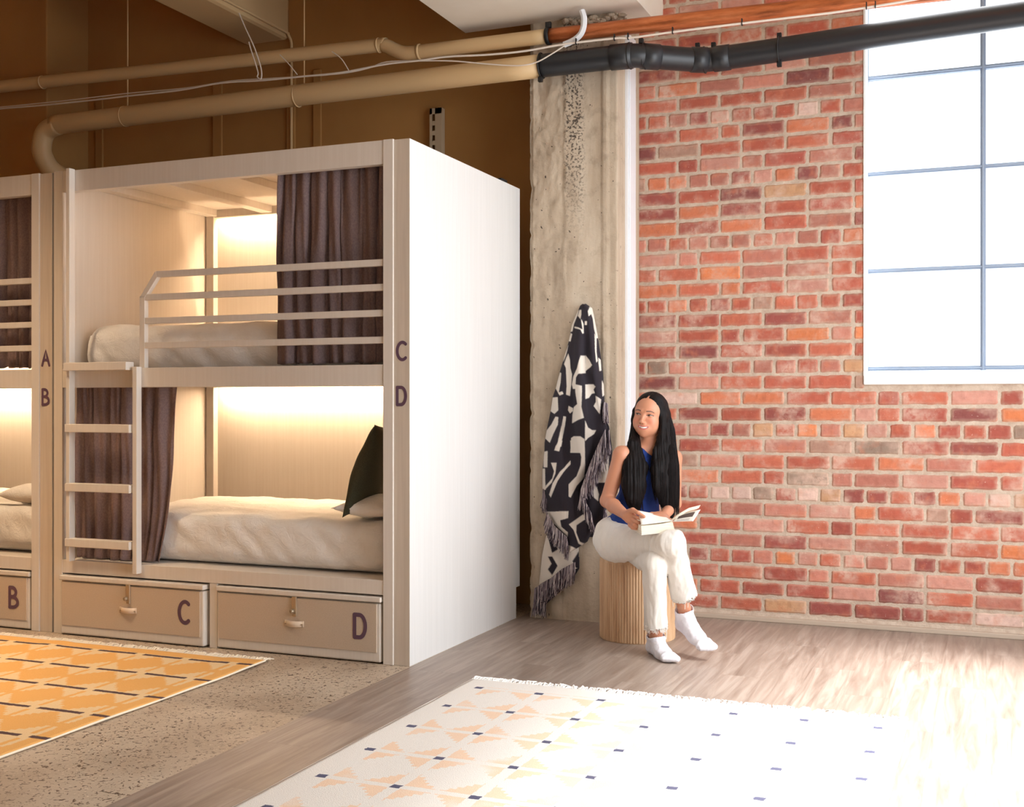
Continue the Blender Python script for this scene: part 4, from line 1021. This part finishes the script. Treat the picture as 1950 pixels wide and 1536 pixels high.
# ---- hands
def hand(F, wr, palm_c, fdir, ndir, tdir, curl, spread, mirror=1, thumb=None):
    """fdir along the fingers, ndir out of the back of the hand, tdir towards the thumb"""
    fdir, ndir, tdir = [a / np.linalg.norm(a) for a in (fdir, ndir, tdir)]
    F.cone(wr, palm_c - fdir * .02, .022, .024, .012, flat=ndir, ff=.72); F.cone(palm_c - fdir * .028 + tdir * .012, palm_c + fdir * .028 + tdir * .022, .020, .014, .012, flat=ndir, ff=.75)
    F.cone(palm_c - fdir * .028 - tdir * .012, palm_c + fdir * .026 - tdir * .022, .020, .013, .012, flat=ndir, ff=.75); F.cone(palm_c - fdir * .02, palm_c + fdir * .03, .022, .015, .012, flat=ndir, ff=.6)
    LN = [.046, .050, .047, .037]
    for i in range(4):
        o = (1.5 - i) * .0195; root = palm_c + fdir * (.034 - .003 * abs(i - 1)) + tdir * o
        d = fdir + tdir * spread * (1.5 - i) * .1; p = root; ang = 0; r = .0088 - .0004 * i
        for j, (l, cu) in enumerate(zip((.52, .30, .24), curl)):
            ang += math.radians(cu + i * 4); dd = d * math.cos(ang) - ndir * math.sin(ang); dd /= np.linalg.norm(dd); q = p + dd * LN[i] * l * 1.75
            F.cone(p, q, r, r - .0010, .0025); p = q; r -= .0010
    tp = thumb or [palm_c - fdir * .022 + tdir * .026, palm_c + fdir * .008 + tdir * .046 - ndir * .008, palm_c + fdir * .034 + tdir * .050 - ndir * .014, palm_c + fdir * .056 + tdir * .048 - ndir * .018]
    F.chain(tp, [.0145, .0110, .0095, .0078], .005)
q_ = lambda *p: v3(PD(*p))
S.cone(J['wrR'], q_(1200, 984, 5.485), .0225, .024, .01, flat=NF_ + NR * .8, ff=.8); S.cone(q_(1197, 979, 5.49), q_(1207, 981, 5.465), .019, .012, .008); S.cone(q_(1197, 990, 5.49), q_(1203, 995, 5.47), .017, .012, .008)
S.chain([q_(1197, 974, 5.485), q_(1205, 970.5, 5.455), q_(1215, 976, 5.43), q_(1227, 983.5, 5.415)], [.0135, .0112, .0095, .0070], .004)
for pts in ([(1205, 981, 5.465), (1214, 985, 5.44), (1221, 987.5, 5.43), (1228, 989, 5.43)], [(1203, 988, 5.47), (1211, 992.5, 5.442), (1217, 995, 5.437), (1219, 998, 5.445)],
            [(1201, 994, 5.475), (1207.5, 999, 5.448), (1213, 1001, 5.443), (1216, 1003, 5.45)], [(1199, 999, 5.48), (1204, 1004, 5.455), (1209, 1005.5, 5.45), (1212, 1006.5, 5.455)]):
    S.chain([q_(*p) for p in pts], [.0098, .0088, .0080, .0068], .0022)
fd2 = -NR * .75 - NF_ * .5 - NU * .12; nd2 = NU * .8 - NF_ * .35 + NR * .3; nd2 = nd2 - fd2 / np.linalg.norm(fd2) * (nd2 @ (fd2 / np.linalg.norm(fd2))); td2 = np.cross(fd2, nd2); td2 = td2 if td2 @ NR < 0 or td2 @ NF_ > 0 else -td2
hand(S, J['wrL'], v3(PD(1256, 986, 5.50)), fd2, nd2, td2, (22, 30, 20), .5)
msk = M('skin', rough=.5); msk.col(msk.attr()); msk.set('Subsurface Weight', .12); msk.set('Subsurface Radius', (.010, .004, .002)); msk.set('Subsurface Scale', .6); msk.set('Roughness', .48)
def seat_clamp(V, Q):
    d = np.hypot(V[:, 0] - SX, V[:, 1] - SY); m = (d < SR + .02) & (V[:, 2] < SH + .008) & (V[:, 2] > SH - .09); V[m, 2] = SH + .008; return V
sdf_obj('body', S, msk, woman, skin_col, 1, seat_clamp)

# ---- sleeveless top
def dom(pts, pad): a = np.array(pts); return a.min(0) - pad, a.max(0) + pad
lo, hi = dom([J['shR'], J['shL'], J['pelvis'], J['chest'], J['waist']], .17)
T = Field(np.arange(lo[0], hi[0], .004), np.arange(lo[1], hi[1], .004), np.arange(J['pelvis'][2] - .03, J['neckb'][2] + .06, .004))
T.ell(J['chest'], (.137, .096, .140), TR, .04); T.ell(J['waist'], (.125, .096, .11), TR, .05); T.ell(J['pelvis'] + NU * .06, (.130, .098, .07), TR, .05)
T.cone(J['shR'] + sd * .030 + NU * .004, J['neckb'] - NU * .020, .040, .044, .03); T.cone(J['shL'] - sd * .030 + NU * .004, J['neckb'] - NU * .020, .040, .044, .03)
for q in (-1, 1): T.ell(J['chest'] - tf * 0 + (-NF_ * .055 - NR * .0) + sd * q * .058 + NU * .012, (.052, .05, .055), TR, .04)
T.cone(J['neckb'] + NU * .012 - NF_ * .045, J['neckb'] + NU * .12, .050, .066, .006, 's')
T.cone(J['shR'] - sd * .02, J['elR'] - sd * .01, .052, .046, .008, 's'); T.cone(J['shL'] + sd * .02, J['elL'] + sd * .01, .052, .046, .008, 's')
mtop = M('royal_blue_knit', srgb(18, 52, 128), .85); g = mtop.noise(1.0, 2, .5, v=mtop.vec((500, 500, 4))); mtop.bump(g, .3, .002)
def cloth_noise(sc, am, st=(1, 1, 1)):
    def f(V, Q):
        n = np.array([noise.fractal(Vector((v[0] * sc * st[0], v[1] * sc * st[1], v[2] * sc * st[2])), 1.0, 2.0, 3) for v in V]); c = np.cross(V[Q[:, 2]] - V[Q[:, 0]], V[Q[:, 3]] - V[Q[:, 1]])
        nr = np.zeros_like(V)
        for i in range(4): np.add.at(nr, Q[:, i], c)
        nr /= np.linalg.norm(nr, axis=1)[:, None] + 1e-12; return V + nr * (n * am)[:, None]
    return f
sdf_obj('sleeveless_top', T, mtop, woman, None, 2, cloth_noise(14, .005, (1, 1, .5)))

# ---- jeans
lo, hi = dom([J['hipR'], J['knR'], J['anR'], J['knL'], J['anL'], J['pelvis']], .17)
G = Field(np.arange(lo[0], hi[0], .0042), np.arange(lo[1], hi[1], .0042), np.arange(.05, J['waist'][2] + .02, .0042))
G.ell(J['pelvis'] - NU * .012, (.172, .135, .108), TR, .03); G.ell(J['pelvis'] + NU * .055, (.150, .112, .07), TR, .03)
hemR = J['knR'] + (J['anR'] - J['knR']) * .76 + NR * .012; hemL = J['knL'] + (J['anL'] - J['knL']) * .88
def leg(h, k, hem, w0, ka=.03, kb=.02, kc=.012):
    if np.linalg.norm(h - k) > .1: G.cone(h, k, .090, .066, ka)
    G.cone(k, k + (hem - k) * .4, .060, .055, kb); G.cone(k + (hem - k) * .4, hem, .055, w0, kc)
leg(J['hipR'], J['knR'], hemR, .064); G.cone(J['hipL'], J['knL'], .070, .054, .004); leg(J['knL'], J['knL'] - NU * .004, hemL, .058, .003, .003, .003)
# open hems
dR = (hemR - J['knR']); dR /= np.linalg.norm(dR); dL = (hemL - J['knL']); dL /= np.linalg.norm(dL)
G.cone(hemR + dR * .012 + NR * .0, hemR + dR * .10, .062, .075, .002, 's'); G.cone(hemL + dL * .012, hemL + dL * .10, .060, .075, .002, 's')
G.cone(hemR - dR * .04, hemR + dR * .05, .046, .053, .002, 's'); G.cone(hemL - dL * .04, hemL + dL * .05, .044, .051, .002, 's')
mj = M('cream_denim', rough=.85); g = mj.noise(600, 2); mj.col(mj.mix(g.smooth(.3, .7), srgb(234, 229, 222), srgb(226, 220, 212))); mj.bump(mj.noise(380, 2), .2, .001)
def jean_post(V, Q):
    V2 = cloth_noise(7, .005, (1, 1, .5))(V, Q); V2 = cloth_noise(16, .0055, (1.6, 1.2, .30))(V2, Q)
    # lies on the stool seat
    d = np.hypot(V2[:, 0] - SX, V2[:, 1] - SY); m = (d < SR + .006) & (V2[:, 2] < SH + .003) & (V2[:, 2] > SH - .09); V2[m, 2] = SH + .003
    return V2
jo = sdf_obj('jeans', G, mj, woman, None, 2, jean_post)
fr2 = MB(); r_ = random.Random(4)
for hem, d, w in ((hemR, dR, .057), (hemL, dL, .055)):
    a1 = np.cross(d, NU); a1 /= np.linalg.norm(a1); a2 = np.cross(d, a1); c0 = hem + d * .012
    c_edge = hem - d * .0
    for i in range(150):
        an = r_.uniform(0, 2 * PI); o = a1 * math.cos(an) + a2 * math.sin(an); p = hem - d * .012 + o * (w - .004); l = r_.uniform(.010, .022)
        fr2.tube([p, p + d * l * .6 + o * r_.uniform(0, .004), p + d * l + o * r_.uniform(-.002, .009)], .0011, 4, cap=False)
    for i in range(5):
        an = r_.uniform(0, 2 * PI); o = a1 * math.cos(an) + a2 * math.sin(an); p = hem + o * (w - .006)
        fr2.tube([p, p + NU * -.025 + o * .003, p - NU * r_.uniform(.035, .055)], .0014, 4, cap=False)
f_ = obj('frayed_hem', fr2, mj, jo); f_['kind'] = 'stuff'
# ---- socks
ms = M('white_socks', rough=.9); ms.col(ms.mix(ms.noise(30, 2).smooth(.3, .7), srgb(238, 236, 242), srgb(228, 226, 234))); ms.bump(ms.noise(1.0, 2, .5, v=ms.vec((400, 400, 400))), .2, .001)
for an, he, to, kn in ((J['anR'], heelR, toeR, J['knR']), (J['anL'], heelL, toeL, J['knL'])):
    lo, hi = dom([an, he, to], .09); lo[2] = max(lo[2], .0005)
    K_ = Field(np.arange(lo[0], hi[0], .003), np.arange(lo[1], hi[1], .003), np.arange(lo[2] - .004, hi[2], .003))
    up_ = (kn - an); up_ /= np.linalg.norm(up_); top = an + up_ * .012; td_ = (to - he) / np.linalg.norm(to - he); sd_ = np.cross(td_, up_); sd_ /= np.linalg.norm(sd_)
    K_.cone(top, he, .040, .033, .02); K_.cone(he, he + (to - he) * .55, .033, .034, .02); K_.cone(an, he + (to - he) * .5, .034, .031, .03)
    ball = he + (to - he) * .80; K_.cone(he + (to - he) * .5, ball, .034, .030, .02, flat=np.cross(sd_, td_), ff=.85)
    for i_, (o_, l_, r0_) in enumerate(((.024, .030, .0165), (.008, .028, .0125), (-.006, .022, .012), (-.019, .014, .0115), (-.030, .004, .011))):
        sg = 1 if sd_ @ NR > 0 else -1
        K_.cone(ball + sd_ * sg * o_ * .8, ball + sd_ * sg * o_ + td_ * (l_ + .012), .020, r0_, .008)
    K_.cone(top - up_ * .004, top + up_ * .008, .043, .043, .004); K_.cone(top - up_ * .022, top - up_ * .018, .043, .043, .004)
    K_.cone(top + up_ * .006, top + up_ * .10, .046, .05, .002, 's'); K_.cone(top - up_ * .03, top + up_ * .10, .0355, .037, .002, 's')
    def sp(V, Q):
        V = cloth_noise(26, .003)(V, Q); V[:, 2] = np.maximum(V[:, 2], .0015); return V
    sdf_obj('sock', K_, ms, woman, None, 1, sp)

# ---- hair: a cap on the skull plus long locks falling over the shoulders
mh = M('black_hair', rough=.5, spec=.12); g = mh.noise(1.0, 4, .6, v=mh.vec((300, 60, 5)))
mh.col(mh.mix(g.smooth(.35, .75), srgb(10, 8, 9), srgb(30, 21, 20))); mh.bump(g, .6, .003); mh.set('Anisotropic', .0)
hp = [H(0, -.02, .12), v3(PD(1292, 990, 5.7))]
lo, hi = dom([HC_, v3(PD(1180, 980, 5.75)), v3(PD(1300, 990, 5.75))], .10); hi[2] = HC_[2] + .14; hi[1] += .06
Hf = Field(np.arange(lo[0], hi[0], .0034), np.arange(lo[1], hi[1], .0034), np.arange(v3(PD(1290, 1002, 5.7))[2], hi[2], .0034))
Hf.ell(H(0, -.026, .034), np.array((.084, .098, .089)) * KS, HRm, .01)
Hf.ell(H(0, -.050, -.03), np.array((.078, .066, .09)) * KS, HRm, .03)
# carve the face opening
Hf.ell(H(.004, .108, -.016), np.array((.066, .090, .085)) * KS, HRm, .010, 's')
Hf.ell(H(0, .075, -.085), np.array((.052, .080, .095)) * KS, HRm, .02, 's')
Hf.chain([H(0, .075, .056), H(0, .066, .072), H(0, .055, .086), H(0, .04, .100), H(0, .02, .112), H(0, 0, .120), H(0, -.03, .124)], [.006, .0055, .005, .0048, .0045, .004, .003], .002, mode='s')       # parting
def lock(pts, rs, k=.02, ff=.62): Hf.chain([v3(PD(*p)) for p in pts], rs, k, flat=tf, ff=ff)
lock([(1208, 782, 5.84), (1209, 800, 5.83), (1209, 822, 5.79), (1208, 848, 5.73), (1205, 885, 5.69), (1204, 920, 5.68), (1207, 948, 5.67), (1213, 966, 5.67)], [.012, .016, .022, .032, .045, .050, .040, .016])
lock([(1218, 858, 5.71), (1222, 890, 5.68), (1218, 925, 5.665), (1216, 956, 5.66)], [.020, .030, .032, .016])
lock([(1262, 772, 5.80), (1266, 790, 5.79), (1270, 820, 5.78), (1269, 850, 5.74), (1270, 885, 5.71), (1272, 920, 5.70), (1274, 950, 5.695), (1278, 980, 5.69)], [.020, .026, .036, .044, .054, .054, .046, .018])
lock([(1258, 775, 5.765), (1263, 795, 5.755), (1262, 830, 5.745), (1254, 862, 5.71), (1254, 895, 5.68), (1256, 925, 5.67), (1262, 955, 5.67)], [.008, .011, .018, .028, .034, .034, .018])
lock([(1240, 800, 5.90), (1243, 850, 5.92), (1244, 900, 5.93)], [.07, .08, .06])
def hair_post(V, Q):
    c = np.cross(V[Q[:, 2]] - V[Q[:, 0]], V[Q[:, 3]] - V[Q[:, 1]]); nr = np.zeros_like(V)
    for i in range(4): np.add.at(nr, Q[:, i], c)
    nr /= np.linalg.norm(nr, axis=1)[:, None] + 1e-12
    lat = (V - HC_) @ NR; dep = (V - HC_) @ NF_; low = np.clip((HC_[2] - .02 - V[:, 2]) / .05, 0, 1)
    n = np.array([noise.noise(Vector((a * 80, b * 14, z * .5))) + .7 * noise.noise(Vector((a * 210, b * 20, z * .7))) for a, b, z in zip(lat, dep, V[:, 2])])
    return V + nr * (n * (.0006 + .0042 * low))[:, None]
ho = sdf_obj('hair', Hf, mh, woman, None, 1, hair_post)
stx = MB(); r_ = random.Random(21)
def strands(paths, n, rad, end):
    """thin strands following a lock guide, jittered around it"""
    g_ = [v3(PD(*p)) for p in paths]; f_ = bez(g_, 5)
    for i in range(n):
        a = r_.uniform(-1, 1); an = math.acos(max(-1, min(1, a))); R_l = []
        cut = r_.uniform(.82, 1.0); m = int(len(f_) * cut); ph = r_.uniform(0, 6)
        for j in range(m):
            t = j / (len(f_) - 1); w = np.interp(t, np.linspace(0, 1, len(rad)), rad)
            o = NR * a * w + (-NF_) * math.sin(an) * w * .70 + NR * .002 * math.sin(t * 7 + ph)
            R_l.append(v3(f_[j]) + o)
        stx.tube(R_l, [.0010] * (len(R_l) - 3) + [.0009, .0007, .0003], 4, cap=False)
strands([(1208, 800, 5.82), (1208, 822, 5.785), (1207, 850, 5.73), (1204, 885, 5.69), (1203, 920, 5.68), (1206, 948, 5.67), (1212, 976, 5.67)], 300, [.012, .020, .034, .046, .052, .044, .034], 0)
strands([(1264, 785, 5.80), (1270, 820, 5.78), (1270, 850, 5.74), (1271, 885, 5.71), (1272, 920, 5.70), (1274, 950, 5.695), (1277, 986, 5.69)], 380, [.026, .038, .046, .056, .056, .050, .038], 0)
strands([(1260, 825, 5.745), (1253, 862, 5.71), (1253, 895, 5.68), (1256, 925, 5.67), (1262, 965, 5.67)], 160, [.012, .026, .036, .038, .030], 0)
so = obj('loose_strands', stx, mh, ho, smooth=True); so['kind'] = 'stuff'

# ---- the open book
mpg = M('book_pages', rough=.8); x_, y_, z_ = mpg.xyz(); g = mpg.noise(1.0, 3, .5, v=mpg.vec((6, 6, 700)))
mpg.col(mpg.mix(g.smooth(.35, .65), srgb(248, 240, 222), srgb(232, 220, 198)))
mpap = M('paper', srgb(244, 238, 228), .8); mphoto = M('grey_brown_print', srgb(92, 76, 72), .6)
bk_ = empty('book', PD(1250, 1005, 5.40)); tag(bk_, 'thick open paperback resting on her crossed thigh, right half lifted', 'book')
away = NF_ * .17 - NR * .028 + NU * .012
def P_(x, y, D): return v3(PD(x, y, D))
def slab8(b, t, mat, name, parent, aw=away, bev=.0015):
    """prism from a front outline (bottom pts, top pts) extruded away from the camera"""
    front = b + t[::-1]; n = len(front); m_ = MB(); m_.add([tuple(p) for p in front] + [tuple(p + aw) for p in front], [tuple(range(n)), tuple(range(2 * n - 1, n - 1, -1))] + [(i, i + n, (i + 1) % n + n, (i + 1) % n) for i in range(n)])
    return obj(name, m_, mat, parent)
D0 = 5.385
slab8([P_(1222, 1017.5, D0), P_(1240, 1016, D0), P_(1262, 1014, D0), P_(1285, 1011, D0)], [P_(1221, 1001, D0), P_(1240, 999.5, D0), P_(1262, 997, D0), P_(1281, 993, D0)], mpg, 'left_pages', bk_)
slab8([P_(1221, 1018.6, D0 - .003), P_(1286, 1012, D0 - .003)], [P_(1221, 1017.7, D0 - .003), P_(1286, 1011.1, D0 - .003)], mpap, 'cover', bk_, away * 1.03)
for k_ in range(6):
    o = k_ * 1.0
    slab8([P_(1276, 995, D0), P_(1283, 989 - o * .2, D0), P_(1296, 981 - o * .7, D0), P_(1312, 972 - o * .9, D0), P_(1331 + k_ * .6, 967 - o, D0)], [P_(1276, 993.6, D0), P_(1283, 987.9 - o * .2, D0), P_(1296, 980 - o * .7, D0), P_(1312, 971.2 - o * .9, D0), P_(1331 + k_ * .6, 966.2 - o, D0)], mpg, 'page', bk_, NF_ * .12 - NU * .020)
# turned leaf whose printed side faces the viewer
lf = MB(); cor_ = [P_(1281, 993, D0 - .01), P_(1320, 992, D0 - .06), P_(1334, 970, D0 + .02), P_(1288, 984, D0 + .02)]
def leaf(u, v, off=0):
    p = (cor_[0] * (1 - u) + cor_[1] * u) * (1 - v) + (cor_[3] * (1 - u) + cor_[2] * u) * v; return p + NU * .006 * math.sin(u * PI) * v - NF_ * off
lf.grid(lambda u, v: leaf(u, v), 12, 6); lo_ = obj('printed_leaf', lf, mpap, bk_, smooth=True, solid=.0008)
ph_ = MB(); ph_.grid(lambda u, v: leaf(.12 + .70 * u, .42 + .46 * v, .0022), 10, 4); obj('printed_picture', ph_, mphoto, lo_)
for k_ in range(3):
    t_ = MB(); t_.grid(lambda u, v: leaf(.15 + .6 * u, .10 + .08 * k_ + .025 * v, .0022), 8, 1); obj('text_line', t_, M('text_grey', srgb(150, 146, 146), .7), lo_)
# leaf held under her thumb
l2 = MB(); cc_ = [P_(1221, 1000, D0), P_(1281, 992.5, D0), P_(1281, 992.5, D0) + away, P_(1214, 976, D0 + .09)]
l2.grid(lambda u, v: ((cc_[0] * (1 - u) + cc_[1] * u) * (1 - v) + (cc_[3] * (1 - u) + cc_[2] * u) * v) + NU * (.010 * (1 - u) * math.sin(v * 1.9) + .002), 12, 8); obj('top_leaf', l2, mpap, bk_, smooth=True, solid=.001)
